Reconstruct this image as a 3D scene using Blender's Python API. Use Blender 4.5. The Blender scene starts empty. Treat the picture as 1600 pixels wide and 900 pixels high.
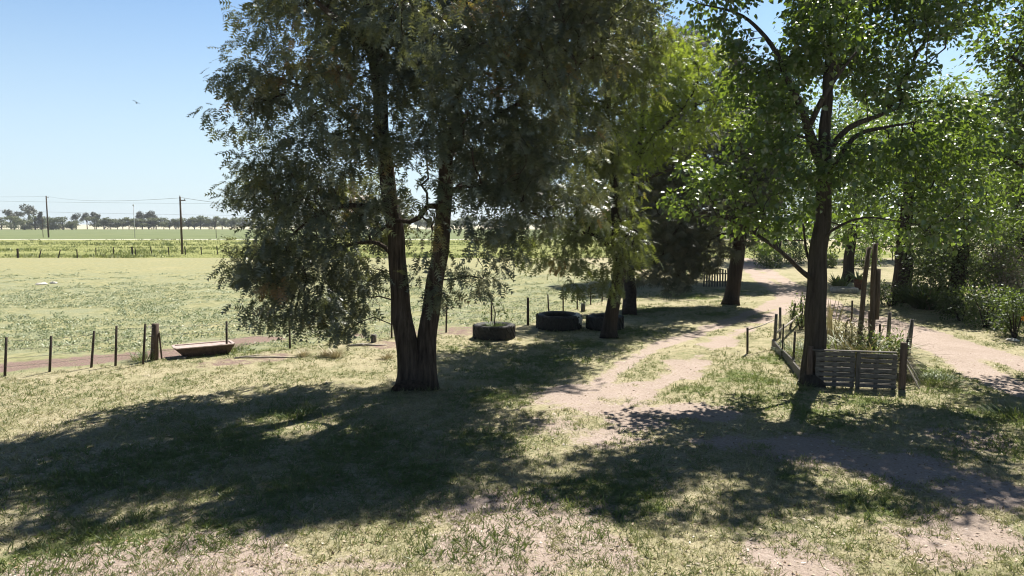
import bpy, math, random
import numpy as np
from mathutils import Vector, Matrix
rnd = random.Random(7)
rng = np.random.default_rng(7)
S = bpy.context.scene
COL = S.collection
# ------------------------------------------------------------------ camera, sky, sun, exposure
CAM_H = 4.5
FPX = 1080.0            # focal length in px of a 1600 px wide frame
HOR = 350.0             # horizon row in a 900 px high frame
PITCH = math.atan((450 - HOR) / FPX)
cam = bpy.data.cameras.new('camera'); camo = bpy.data.objects.new('camera', cam); COL.objects.link(camo)
cam.sensor_width = 36; cam.lens = 36 * FPX / 1600; cam.clip_start = 0.1; cam.clip_end = 9000
camo.location = (0, 0, CAM_H); camo.rotation_euler = (math.pi / 2 - PITCH, 0, 0)
S.camera = camo
SUN_EL, SUN_AZ = math.radians(53), math.radians(29)      # azimuth from +Y towards +X
w = bpy.data.worlds.new('World'); S.world = w; w.use_nodes = True
nt = w.node_tree; bg = nt.nodes['Background']
sky = nt.nodes.new('ShaderNodeTexSky'); sky.sky_type = 'NISHITA'; sky.sun_disc = False
sky.sun_elevation = SUN_EL; sky.sun_rotation = SUN_AZ; sky.air_density = 1.0; sky.dust_density = 0.3; sky.ozone_density = 1.6
# pale blue-white air low over the plain
tc = nt.nodes.new('ShaderNodeTexCoord'); sx = nt.nodes.new('ShaderNodeSeparateXYZ'); nt.links.new(tc.outputs['Generated'], sx.inputs[0])
mr = nt.nodes.new('ShaderNodeMapRange'); mr.interpolation_type = 'SMOOTHSTEP'; nt.links.new(sx.outputs[2], mr.inputs[0])
mr.inputs[1].default_value = -.02; mr.inputs[2].default_value = .36; mr.inputs[3].default_value = .8; mr.inputs[4].default_value = 0
tn = nt.nodes.new('ShaderNodeMix'); tn.data_type = 'RGBA'; tn.blend_type = 'MULTIPLY'; tn.inputs[0].default_value = 1; nt.links.new(sky.outputs[0], tn.inputs[6]); tn.inputs[7].default_value = (.9, 1.03, 1.1, 1)
mx = nt.nodes.new('ShaderNodeMix'); mx.data_type = 'RGBA'; nt.links.new(mr.outputs[0], mx.inputs[0]); 
mz = nt.nodes.new('ShaderNodeMapRange'); mz.interpolation_type = 'SMOOTHSTEP'; nt.links.new(sx.outputs[2], mz.inputs[0]); mz.inputs[1].default_value = .3; mz.inputs[2].default_value = .65
dz = nt.nodes.new('ShaderNodeMix'); dz.data_type = 'RGBA'; nt.links.new(mz.outputs[0], dz.inputs[0]); dz.inputs[6].default_value = (1, 1, 1, 1); dz.inputs[7].default_value = (.24, .27, .35, 1)   # deep blue overhead
tm_ = nt.nodes.new('ShaderNodeMix'); tm_.data_type = 'RGBA'; tm_.blend_type = 'MULTIPLY'; tm_.inputs[0].default_value = 1; nt.links.new(tn.outputs[2], tm_.inputs[6]); nt.links.new(dz.outputs[2], tm_.inputs[7])
nt.links.new(tm_.outputs[2], mx.inputs[6]); mx.inputs[7].default_value = (5.2, 6.2, 7.0, 1)
# the half of the sky away from the sun is dimmer
my = nt.nodes.new('ShaderNodeMapRange'); my.interpolation_type = 'SMOOTHSTEP'; nt.links.new(sx.outputs[1], my.inputs[0]); my.inputs[1].default_value = -.35; my.inputs[2].default_value = .55; my.inputs[3].default_value = .64; my.inputs[4].default_value = 1
mb_ = nt.nodes.new('ShaderNodeVectorMath'); mb_.operation = 'SCALE'; nt.links.new(mx.outputs[2], mb_.inputs[0]); nt.links.new(my.outputs[0], mb_.inputs[3])
nt.links.new(mb_.outputs[0], bg.inputs[0]); bg.inputs[1].default_value = 0.07
sun = bpy.data.lights.new('sun', 'SUN'); suno = bpy.data.objects.new('sun', sun); COL.objects.link(suno)
sun.energy = 5.0; sun.angle = math.radians(0.55); sun.color = (1.0, 0.94, 0.84)
sdir = Vector((math.sin(SUN_AZ) * math.cos(SUN_EL), math.cos(SUN_AZ) * math.cos(SUN_EL), math.sin(SUN_EL)))
suno.rotation_euler = (-sdir).to_track_quat('-Z', 'Y').to_euler(); suno.location = sdir * 60
S.view_settings.view_transform = 'Standard'; S.view_settings.look = 'None'
S.view_settings.exposure = 1.0; S.view_settings.gamma = 1.0
S.render.engine = 'CYCLES'
cy = S.cycles
cy.max_bounces = 6; cy.diffuse_bounces = 3; cy.glossy_bounces = 2; cy.transmission_bounces = 4; cy.transparent_max_bounces = 4
cy.caustics_reflective = False; cy.caustics_refractive = False; cy.use_denoising = True; cy.denoising_input_passes = 'RGB_ALBEDO_NORMAL'; cy.denoising_prefilter = 'ACCURATE'; cy.filter_width = 1.1; cy.use_adaptive_sampling = False
cy.sample_clamp_indirect = 6

cp, sp = math.cos(PITCH), math.sin(PITCH)
def ray(px, py):
    u = (px - 800) / FPX; v = (450 - py) / FPX
    return Vector((u, cp + v * sp, -sp + v * cp))        # direction with unit depth
def G(px, py):                                            # the ground point seen at a photo position
    r = ray(px, py); t = CAM_H / -r.z
    return Vector((r.x * t, r.y * t, 0))
def W(px, py, Y):                                         # the point at forward distance Y
    r = ray(px, py); t = Y / r.y
    return Vector((r.x * t, Y, CAM_H + r.z * t))
def mpp(Y): return Y / FPX                                # metres per photo pixel at distance Y

# ------------------------------------------------------------------ materials
def mat(name):
    m = bpy.data.materials.new(name); m.use_nodes = True
    n = m.node_tree; return m, n, n.nodes['Principled BSDF']
def N(n, t, **k):
    x = n.nodes.new(t)
    for a, b in k.items(): setattr(x, a, b)
    return x
def noise(n, scale, detail=4, rough=.6, vec=None, stretch=None):
    x = N(n, 'ShaderNodeTexNoise'); x.inputs['Scale'].default_value = scale; x.inputs['Detail'].default_value = detail
    x.inputs['Roughness'].default_value = rough
    if vec is None:
        tc = N(n, 'ShaderNodeTexCoord'); vec = tc.outputs['Object']
    if stretch:
        mp = N(n, 'ShaderNodeMapping'); mp.inputs['Scale'].default_value = stretch; n.links.new(vec, mp.inputs['Vector']); vec = mp.outputs[0]
    n.links.new(vec, x.inputs['Vector']); return x.outputs['Fac']
def ramp(n, fac, stops):
    r = N(n, 'ShaderNodeValToRGB'); e = r.color_ramp.elements
    while len(e) < len(stops): e.new(.5)
    for i, (p, c) in enumerate(stops):
        e[i].position = p; e[i].color = (c[0], c[1], c[2], 1) if not isinstance(c, (int, float)) else (c, c, c, 1)
    n.links.new(fac, r.inputs['Fac']); return r.outputs['Color']
def mix(n, fac, a, b, mode='MIX'):
    m = N(n, 'ShaderNodeMix', data_type='RGBA', blend_type=mode)
    for s, v in ((m.inputs[0], fac), (m.inputs[6], a), (m.inputs[7], b)):
        if isinstance(v, (int, float)): s.default_value = v
        elif isinstance(v, tuple): s.default_value = (v[0], v[1], v[2], 1)
        else: n.links.new(v, s)
    return m.outputs[2]
def math_(n, op, a, b=0.0, c=0.0):
    m = N(n, 'ShaderNodeMath', operation=op)
    for s, v in zip(m.inputs, (a, b, c)):
        if isinstance(v, (int, float)): s.default_value = v
        else: n.links.new(v, s)
    return m.outputs[0]
def bump(n, bsdf, h, strength, dist):
    b = N(n, 'ShaderNodeBump'); b.inputs['Strength'].default_value = strength; b.inputs['Distance'].default_value = dist
    n.links.new(h, b.inputs['Height']); n.links.new(b.outputs[0], bsdf.inputs['Normal'])
def smooth(n, fac, lo, hi):
    m = N(n, 'ShaderNodeMapRange', interpolation_type='SMOOTHSTEP'); n.links.new(fac, m.inputs[0])
    m.inputs[1].default_value = lo; m.inputs[2].default_value = hi; return m.outputs[0]
def attr(n, name):
    a = N(n, 'ShaderNodeAttribute'); a.attribute_name = name; return a.outputs['Fac']

def leaf_mat(name, stops, trans=0.35, tcol=(.16, .22, .03), gloss=.08, rough=.4):
    """Leaf: diffuse + light through the blade + a waxy sheen; each leaf has its own tint"""
    m, n, p = mat(name); n.nodes.remove(p)
    t = attr(n, 'tint')
    c = ramp(n, t, stops)
    df = N(n, 'ShaderNodeBsdfDiffuse'); n.links.new(c, df.inputs[0])
    tr = N(n, 'ShaderNodeBsdfTranslucent'); n.links.new(mix(n, .55, c, tcol), tr.inputs[0])
    gl = N(n, 'ShaderNodeBsdfGlossy'); gl.inputs['Roughness'].default_value = rough; gl.inputs['Color'].default_value = (.85, .88, .9, 1)
    a = N(n, 'ShaderNodeMixShader'); a.inputs[0].default_value = trans; n.links.new(df.outputs[0], a.inputs[1]); n.links.new(tr.outputs[0], a.inputs[2])
    b = N(n, 'ShaderNodeMixShader'); n.links.new(a.outputs[0], b.inputs[1]); n.links.new(gl.outputs[0], b.inputs[2])
    b.inputs[0].default_value = gloss
    n.links.new(b.outputs[0], n.nodes['Material Output'].inputs[0]); return m
def bark_mat(name, dark, light, sc=13, stretch=(1, 1, .09), b=1.0):
    m, n, p = mat(name)
    f = noise(n, sc, 6, .65, stretch=stretch); g = noise(n, 1.3, 3)
    c = ramp(n, f, [(.32, dark), (.68, light)])
    n.links.new(mix(n, math_(n, 'MULTIPLY', g, .5), c, tuple(x * .7 for x in dark)), p.inputs['Base Color'])
    p.inputs['Roughness'].default_value = .95; p.inputs['Specular IOR Level'].default_value = .15
    bump(n, p, f, b, .12); return m
def plain(name, a, b_, sc=14, rough=.8, stretch=None, bs=.4, metal=0):
    m, n, p = mat(name); f = noise(n, sc, 5, .65, stretch=stretch)
    n.links.new(ramp(n, f, [(.3, a), (.7, b_)]), p.inputs['Base Color']); p.inputs['Roughness'].default_value = rough
    p.inputs['Metallic'].default_value = metal; p.inputs['Specular IOR Level'].default_value = .3
    bump(n, p, f, bs, .01); return m
M = {}
M['oak_bark'] = bark_mat('silky_oak_bark', (.025, .019, .016), (.17, .135, .11))
M['poplar_bark'] = bark_mat('poplar_bark', (.03, .026, .023), (.105, .092, .08), 11)
M['dark_bark'] = bark_mat('dark_bark', (.022, .018, .015), (.075, .06, .05), 8)
M['oak_leaf'] = leaf_mat('silky_oak_leaf', [(0, (.042, .064, .048)), (.4, (.078, .104, .068)), (.7, (.125, .148, .072)), (.88, (.18, .18, .06)), (1, (.25, .14, .05))], .36, (.24, .25, .03), .09, .42)
M['oak_leaf_warm'] = leaf_mat('silky_oak_leaf_warm', [(0, (.05, .062, .035)), (.4, (.09, .105, .045)), (.7, (.125, .165, .042)), (.88, (.2, .21, .05)), (1, (.26, .12, .05))], .46, (.33, .4, .03), .06, .45)
M['locust_leaf'] = leaf_mat('yellow_green_leaf', [(0, (.1, .15, .03)), (.5, (.16, .225, .035)), (1, (.25, .31, .045))], .56, (.4, .5, .03), .05, .45)
M['poplar_leaf'] = leaf_mat('poplar_leaf', [(0, (.03, .065, .02)), (.5, (.05, .1, .026)), (.85, (.085, .145, .03)), (1, (.15, .2, .045))], .5, (.3, .43, .025), .09, .36)
M['conifer_leaf'] = leaf_mat('dark_conifer_leaf', [(0, (.04, .05, .034)), (.6, (.075, .085, .055)), (.9, (.12, .11, .07)), (1, (.17, .14, .1))], .3, (.14, .16, .04), .06, .5)
M['casuarina_leaf'] = leaf_mat('brown_green_leaf', [(0, (.045, .05, .032)), (.6, (.08, .08, .05)), (1, (.14, .12, .085))], .25, (.14, .14, .04), .1, .5)
M['bush_leaf'] = leaf_mat('bush_leaf', [(0, (.03, .05, .02)), (.6, (.055, .085, .03)), (1, (.13, .17, .05))], .42, (.24, .34, .03), .05, .5)
M['dry_vine'] = leaf_mat('dry_vine', [(0, (.09, .085, .065)), (1, (.24, .22, .18))], .25, (.2, .18, .12), .04, .6)
M['far_leaf'] = leaf_mat('far_tree_leaf', [(0, (.09, .105, .055)), (.5, (.155, .175, .08)), (1, (.25, .265, .11))], .3, (.12, .15, .03), .05, .6)
M['far_gum_leaf'] = leaf_mat('far_gum_leaf', [(0, (.08, .09, .07)), (1, (.16, .165, .125))], .2, (.12, .13, .06), .06, .6)
M['blade'] = leaf_mat('grass_blade', [(0, (.095, .15, .04)), (.4, (.165, .205, .075)), (.62, (.29, .29, .14)), (1, (.5, .445, .3))], .3, (.25, .3, .05), .05, .5)
M['weed'] = leaf_mat('grey_green_weed', [(0, (.17, .21, .11)), (.6, (.29, .34, .21)), (1, (.42, .45, .31))], .25, (.25, .32, .1), .06, .5)
M['litter'] = leaf_mat('fallen_leaf', [(0, (.13, .08, .04)), (.6, (.32, .23, .13)), (1, (.55, .46, .34))], .1, (.3, .2, .1), .06, .5)
M['stake'] = plain('dark_stake', (.025, .02, .017), (.075, .058, .048), 20, .9, (1, 1, .15))
M['post_wood'] = plain('old_post_wood', (.05, .036, .03), (.15, .11, .09), 16, .9, (1, 1, .12), .8)
M['grey_wood'] = plain('weathered_wood', (.065, .059, .055), (.21, .197, .182), 18, .9, (.25, 1, 1), .7)
M['grey_wood_v'] = plain('weathered_wood_upright', (.055, .05, .045), (.18, .165, .15), 18, .9, (1, 1, .15), .7)
M['pale_wood'] = plain('pale_wood', (.25, .22, .18), (.48, .44, .38), 14, .85, (1, 1, .2))
M['pole_wood'] = plain('pole_wood', (.045, .033, .026), (.15, .112, .085), 14, .9, (1, 1, .12), .8)
M['wire'] = plain('fence_wire', (.12, .11, .1), (.3, .28, .26), 30, .5, None, .1, .8)
M['rubber'] = plain('old_rubber', (.016, .016, .016), (.06, .058, .055), 12, .75, None, .3)
M['white_drip'] = plain('white_paint', (.5, .48, .42), (.75, .73, .68), 10, .8)
M['rust'] = plain('rusty_steel', (.045, .03, .026), (.13, .085, .072), 9, .8, None, .3)
M['trough_sunlit_top'] = plain('sunlit_rust_top', (.33, .24, .21), (.55, .46, .42), 7, .55, None, .1)  # pale tone is sunlight on the trough's top, put into the colour
M['soil'] = plain('soil', (.08, .06, .045), (.2, .155, .12), 9, 1, None, .8)
M['concrete'] = plain('old_concrete', (.25, .24, .22), (.5, .48, .45), 8, .9)
M['terracotta'] = plain('terracotta', (.16, .07, .045), (.3, .15, .1), 9, .9)
M['red_paint'] = plain('faded_red_paint', (.42, .04, .025), (.6, .09, .06), 9, .6, None, .1)
M['bone'] = plain('sun_bleached', (.45, .42, .38), (.75, .72, .68), 9, .9)
M['bird'] = plain('dark_feather', (.015, .015, .017), (.04, .04, .045), 20, .7)
M['white_metal'] = plain('pale_galvanised', (.5, .5, .5), (.7, .7, .7), 5, .5)
M['flower'] = plain('orange_petal', (.55, .22, .02), (.75, .38, .03), 20, .6, None, .1)
M['clod'] = leaf_mat('earth_clod', [(0, (.2, .15, .12)), (.6, (.42, .35, .3)), (1, (.6, .54, .48))], .0, (.3, .2, .1), .02, .8)
M['dry_stalk'] = leaf_mat('dry_stalk', [(0, (.12, .13, .05)), (.45, (.25, .22, .1)), (1, (.48, .4, .26))], .2, (.3, .25, .1), .05, .5)

# ------------------------------------------------------------------ mesh helpers
def mesh_np(name, V, F, mats, parent=None, tint=None, smooth_=False, k=3):
    me = bpy.data.meshes.new(name); V = np.ascontiguousarray(V, np.float32); F = np.ascontiguousarray(F, np.int32)
    me.vertices.add(len(V)); me.vertices.foreach_set('co', V.ravel())
    me.loops.add(F.size); me.loops.foreach_set('vertex_index', F.ravel())
    me.polygons.add(len(F)); me.polygons.foreach_set('loop_start', np.arange(0, F.size, k, dtype=np.int32))
    if smooth_: me.polygons.foreach_set('use_smooth', np.ones(len(F), bool))
    if tint is not None:
        a = me.attributes.new('tint', 'FLOAT', 'POINT'); a.data.foreach_set('value', np.ascontiguousarray(tint, np.float32))
    me.update(calc_edges=True); me.materials.append(mats)
    o = bpy.data.objects.new(name, me); COL.objects.link(o)
    if parent: o.parent = parent
    return o
class MB:
    """collects boxes, tubes and lathes; build() links them as ONE mesh object"""
    def __init__(s): s.v = []; s.f = []
    def add(s, vs, fs):
        b = len(s.v); s.v += [tuple(v) for v in vs]; s.f += [tuple(i + b for i in f) for f in fs]; return s
    def box(s, c, size, rot=None, taper=1.0):
        x, y, z = (q / 2 for q in size); c = Vector(c); vs = []
        for k in (-1, 1):
            for a, b in ((-1, -1), (1, -1), (1, 1), (-1, 1)):
                t = taper if k > 0 else 1
                v = Vector((a * x * t, b * y * t, k * z))
                if rot is not None: v = rot @ v
                vs.append(c + v)
        return s.add(vs, [(3, 2, 1, 0), (4, 5, 6, 7), (0, 1, 5, 4), (1, 2, 6, 5), (2, 3, 7, 6), (3, 0, 4, 7)])
    def tube(s, pts, rad, n=6, cap=True, flute=0, seed=0):
        pts = [Vector(p) for p in pts]; m = len(pts)
        if isinstance(rad, (int, float)): rad = [rad] * m
        b = len(s.v); prev = None
        for i, p in enumerate(pts):
            t = (pts[min(i + 1, m - 1)] - pts[max(i - 1, 0)]).normalized()
            if prev is None:
                u = t.cross(Vector((0, 1, 0.02)));
                if u.length < .1: u = t.cross(Vector((1, 0, 0)))
            else: u = prev - t * prev.dot(t)
            u.normalize(); w_ = t.cross(u); prev = u
            for k in range(n):
                a = 2 * math.pi * k / n
                rr = rad[i] * (1 + (flute * (math.sin(3 * a + seed + i * .25) * .5 + math.sin(5 * a + seed * 2.1 - i * .17) * .35 + math.sin(9 * a + seed) * .2) if flute else 0))
                s.v.append(tuple(p + (u * math.cos(a) + w_ * math.sin(a)) * rr))
        for i in range(m - 1):
            for k in range(n):
                a, c = b + i * n + k, b + i * n + (k + 1) % n
                s.f.append((a, c, c + n, a + n))
        if cap:
            s.f.append(tuple(b + k for k in reversed(range(n)))); s.f.append(tuple(b + (m - 1) * n + k for k in range(n)))
        return s
    def lathe(s, prof, c=(0, 0, 0), n=32, close=False, wob=0, seed=0):
        b = len(s.v); m = len(prof)
        for k in range(n):
            a = 2 * math.pi * k / n; q = 1 + wob * math.sin(2 * a + seed)
            for r, z in prof: s.v.append((c[0] + r * q * math.cos(a), c[1] + r * q * math.sin(a), c[2] + z))
        for k in range(n):
            for j in range(m if close else m - 1):
                p, q = b + k * m + j, b + ((k + 1) % n) * m + j
                p2, q2 = b + k * m + (j + 1) % m, b + ((k + 1) % n) * m + (j + 1) % m
                s.f.append((p, q, q2, p2))
        return s
    def build(s, name, m, parent=None, smooth_=False, bevel=0):
        me = bpy.data.meshes.new(name); me.from_pydata(s.v, [], s.f); me.materials.append(m)
        if smooth_:
            for p in me.polygons: p.use_smooth = True
        o = bpy.data.objects.new(name, me); COL.objects.link(o)
        if bevel:
            bv = o.modifiers.new('bevel', 'BEVEL'); bv.width = bevel; bv.segments = 2
        if parent: o.parent = parent
        return o
def tag(o, label=None, cat=None, group=None, kind=None):
    if label: o['label'] = label
    if cat: o['category'] = cat
    if group: o['group'] = group
    if kind: o['kind'] = kind
    return o
def thing(name, loc, label, cat, group=None, rz=0):
    o = bpy.data.objects.new(name, None); COL.objects.link(o); o.location = loc; o.rotation_euler = (0, 0, rz)
    o.empty_display_size = .3
    return tag(o, label, cat, group)
def copy_tree(o, parent=None):
    c = o.copy(); COL.objects.link(c)
    if parent: c.parent = parent
    for ch in [x for x in o.children]: copy_tree(ch, c)
    return c

# ------------------------------------------------------------------ leaf templates (x along the leaf, y across, z up)
def T_frond(pairs=4, span=.3, wd=.075, droop=.3, fwd=.16):
    v = []; f = []
    z = lambda x: -droop * x * x
    for i in range(pairs):
        x = .12 + .72 * i / max(1, pairs - 1) if pairs > 1 else .5; L = span * (1 - .45 * abs(i / max(1, pairs - 1) - .35))
        for s in (-1, 1):
            b = len(v); v += [(x - wd * .5, 0, z(x)), (x + wd, 0, z(x + wd)), (x + fwd, s * L, z(x) - .06)]; f.append((b, b + 1, b + 2))
    b = len(v); v += [(.8, -wd * .7, z(.8)), (.8, wd * .7, z(.8)), (1.08, 0, z(1.08))]; f.append((b, b + 1, b + 2))
    b = len(v); v += [(0, -.015, 0), (0, .015, 0), (.85, 0, z(.85))]; f.append((b, b + 1, b + 2))
    return np.array(v, float), np.array(f)
def T_heart():
    v = [(0, 0, 0), (.12, .44, .1), (.6, .36, .07), (1.05, 0, -.08), (.6, -.36, .07), (.12, -.44, .1), (.5, 0, 0)]
    f = [(0, 6, 1), (1, 6, 2), (2, 6, 3), (3, 6, 4), (4, 6, 5), (5, 6, 0)]
    return np.array(v, float), np.array([(0, 2, 1), (0, 3, 2), (0, 4, 3), (0, 5, 4)])
def T_needle(n=7):
    v = []; f = []
    for i in range(n):
        a = (i / (n - 1) - .5) * 1.9; b = len(v); L = 1 - .3 * abs(a)
        d = np.array((math.cos(a), math.sin(a), -.12 + .1 * (i % 2))); s = np.array((-math.sin(a), math.cos(a), 0)) * .045
        v += [tuple(-s * .6), tuple(s * .6), tuple(d * L * .5 + s * 1.4), tuple(d * L)]; f += [(b, b + 1, b + 2), (b, b + 2, b + 3)]
    return np.array(v, float), np.array(f)
def T_blade(bend=.35):
    v = [(0, -.06, 0), (0, .06, 0), (.55, .045, -.06), (1, 0, -bend)]
    return np.array(v, float), np.array([(0, 1, 2), (0, 2, 3)])
def T_oval():
    v = [(0, 0, 0), (.4, .24, .05), (1, 0, -.05), (.4, -.24, .05)]
    return np.array(v, float), np.array([(0, 1, 2), (0, 2, 3)])
FROND = T_frond(4, .36, .12, .3, .22); FERN = T_frond(5, .3, .11, .15, .1); HEART = T_heart(); NEEDLE = T_needle(); BLADE = T_blade(); OVAL = T_oval()

def unit(a): return a / np.maximum(np.linalg.norm(a, axis=1, keepdims=True), 1e-9)
def scatter(name, P, D, U, L, tmpl, m, tint, parent=None):
    """one mesh of many leaves: at P, pointing along D, upper side towards U, length L"""
    tv, tf = tmpl; P = np.asarray(P, float); D = unit(np.asarray(D, float)); U = np.asarray(U, float)
    U = unit(U - D * np.sum(U * D, 1, keepdims=True)); R = np.cross(U, D); L = np.asarray(L, float)[:, None, None]
    V = P[:, None, :] + L * (tv[None, :, 0:1] * D[:, None, :] + tv[None, :, 1:2] * R[:, None, :] + tv[None, :, 2:3] * U[:, None, :])
    n, k = len(P), len(tv); F = tf[None] + (np.arange(n) * k)[:, None, None]
    return mesh_np(name, V.reshape(-1, 3), F.reshape(-1, 3), m, parent, np.repeat(tint, k))

# ------------------------------------------------------------------ trees
def resample(pts, step):
    """(x,y,z,r) polyline, smoothed (Catmull-Rom) and resampled"""
    P = np.array(pts, float); out = []
    Q = np.vstack([2 * P[0] - P[1], P, 2 * P[-1] - P[-2]])
    for i in range(1, len(Q) - 2):
        p0, p1, p2, p3 = Q[i - 1:i + 3]; n = max(1, int(np.linalg.norm(p2[:3] - p1[:3]) / step))
        for t in np.arange(n) / n:
            out.append(.5 * (2 * p1 + (p2 - p0) * t + (2 * p0 - 5 * p1 + 4 * p2 - p3) * t * t + (3 * p1 - p0 - 3 * p2 + p3) * t ** 3))
    out.append(P[-1]); o = np.array(out); o[:, 3] = np.maximum(o[:, 3], .008); return o

_g3 = np.random.default_rng(99).uniform(0, 1, (32, 32, 32))
def vn3(x, y, z):
    i, j, k = math.floor(x), math.floor(y), math.floor(z); u, v, w_ = x - i, y - j, z - k; t = 0
    for a in (0, 1):
        for b in (0, 1):
            for c in (0, 1): t += _g3[(i + a) % 32, (j + b) % 32, (k + c) % 32] * (u if a else 1 - u) * (v if b else 1 - v) * (w_ if c else 1 - w_)
    return t
def make_tree(name, label, stems, blobs, leaf, cat='tree', group=None, clumps=600, per=32, clump_r=.42, leaf_len=.22, bark='oak_bark', leafm='oak_leaf', tmpl=FROND,
              droop=.5, twig=.007, seed=1, start=1, flute=.07, sides=18, lift=.1, path_w=.28, tint_sd=.2, tint_mid=.42, shell=.5, outward=.6, minz=.6, tintfn=None, void=.45, void_s=1.5):
    r = np.random.default_rng(seed)
    base = Vector(stems[0][0][:3]); base.z = 0
    t = thing(name, base, label, cat, group); B = np.array(base)
    tr = MB(); nodes = []; rads = []; plen = []
    for si, st in enumerate(stems):
        q = resample(st, .22); q[:, :3] -= B
        # a little natural wander in the limb
        nn = len(q); ph = r.uniform(0, 6, 4); s_ = np.arange(nn) * .22
        amp = np.clip(s_ / 1.5, 0, 1) * .035 * (1 if si == 0 else .9) * np.clip(q[:, 3] / .06, .25, 1)
        q[:, 0] += amp * (np.sin(s_ * 1.7 + ph[0]) + .5 * np.sin(s_ * 4.1 + ph[1])); q[:, 1] += amp * (np.sin(s_ * 1.5 + ph[2]) + .5 * np.sin(s_ * 3.7 + ph[3]))
        tr.tube(q[:, :3], list(q[:, 3]), sides if q[0, 3] > .12 else 8, flute=flute if q[0, 3] > .12 else .03, seed=seed + si * 1.7)
        for i, p in enumerate(q):
            if p[2] > start: nodes.append(p[:3]); rads.append(p[3]); plen.append(np.linalg.norm(p[:3]) * .3)
    nfix = len(nodes)
    # clump centres inside the crown
    vol = np.array([b[3] * b[4] * b[5] * (b[6] if len(b) > 6 else 1) for b in blobs]); cnt = np.maximum(2, np.round(clumps * vol / vol.sum())).astype(int)
    pts = []; inn = []
    for b, c in zip(blobs, cnt):
        d = unit(r.normal(size=(c * 3, 3))); rad = r.uniform(0, 1, (c * 3, 1)) ** (1 / (3 + 3 * shell))
        d = unit(r.normal(size=(c * 6, 3))); rad = r.uniform(0, 1, (c * 6, 1)) ** (1 / (3 + 3 * shell))
        cand = np.array(b[:3]) - B + d * rad * np.array(b[3:6]); k = 0
        md = .8 * (4.2 * b[3] * b[4] * b[5] / c) ** (1 / 3) * .8
        for p in cand:
            if k >= c: break
            if p[2] < minz or vn3(p[0] / void_s + seed * 3.1, p[1] / void_s, p[2] / void_s) < (void if len(b) < 7 or b[6] < 2 else 0): continue
            if pts and np.min(np.sum((np.array(pts[-400:]) - p) ** 2, 1)) < md * md * .6: continue
            pts.append(p); k += 1
    pts = np.array(pts)
    fixed = np.array(nodes)
    dd = np.array([np.min(np.linalg.norm(fixed - p, axis=1)) for p in pts]); order = np.argsort(dd); pts = pts[order]
    n = len(pts); NP = np.zeros((nfix + n, 3)); NP[:nfix] = fixed; PL = np.zeros(nfix + n); PL[:nfix] = plen
    par = np.full(nfix + n, -1)
    for i, p in enumerate(pts):
        k = nfix + i; d = np.linalg.norm(NP[:k] - p, axis=1)
        rise = np.maximum(0, NP[:k, 2] - p[2]) * .35
        cost = d ** 1.15 + path_w * PL[:k] + rise
        j = int(np.argmin(cost)); par[k] = j; NP[k] = p; PL[k] = PL[j] + d[j]
    wt = np.zeros(nfix + n); wt[nfix:] = 1
    for k in range(nfix + n - 1, nfix - 1, -1): wt[par[k]] += wt[k]
    for k in range(nfix, nfix + n):
        j = par[k]; a, b = NP[j], NP[k]; L = np.linalg.norm(b - a)
        ra = twig * (wt[k] + .6) ** .52; rb = twig * max(.5, (wt[k] - .5)) ** .52
        if j < nfix: ra = min(ra * 1.25, rads[j] * .85); rb = min(rb, ra)
        else: ra = min(ra, twig * (wt[j]) ** .52)
        m1 = a + (b - a) * .35 + r.normal(size=3) * L * .06 + np.array((0, 0, L * .05)); m2 = a + (b - a) * .7 + r.normal(size=3) * L * .06 + np.array((0, 0, L * .06))
        tr.tube([a, m1, m2, b], [ra, ra * .9, (ra + rb) / 2, rb], 5 if ra > .02 else 3, cap=False)
    tr.build('trunk', M[bark], t, True)
    # leaves round every clump centre
    N_ = n * per; ci = np.repeat(np.arange(n), per); C = pts[ci]
    par_p = NP[par[nfix:]][ci]
    out = unit(C - par_p); rc = clump_r * r.uniform(.65, 1.3, n)[ci][:, None]
    off = np.clip(r.normal(size=(N_, 3)), -1.7, 1.7) * rc * np.array((.62, .62, .48)); P = C + off + out * rc * .3
    D = unit(off) * outward + out * .45 + r.normal(size=(N_, 3)) * .38 + np.array((0, 0, -droop)); U = r.normal(size=(N_, 3)) * .5 + np.array((0, 0, 1.0)) + sky_bias * .2
    tint = np.clip(tint_mid + r.normal(size=n)[ci] * tint_sd + r.normal(size=N_) * .1, 0, 1)
    if tintfn is not None: tint = np.clip(tint + tintfn(P + B), 0, 1)
    keep = P[:, 2] > minz * .7
    scatter('crown', P[keep], D[keep], U[keep], (leaf_len * r.uniform(.5, 1.4, N_))[keep], tmpl, M[leafm], tint[keep], t)
    return t
sky_bias = np.array((0.0, -.3, .3))
def blob(px, py, Y, rx, ry=None, rz=None, wgt=1.0):
    p = W(px, py, Y); ry = ry or rx; rz = rz or rx * .8
    return (p.x, p.y, p.z, rx, ry, rz, wgt)
def st(px, py, Y, r): p = W(px, py, Y); return (p.x, p.y, p.z, r)
def gs(px, py, r): p = G(px, py); return (p.x, p.y, -.06, r)

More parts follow.
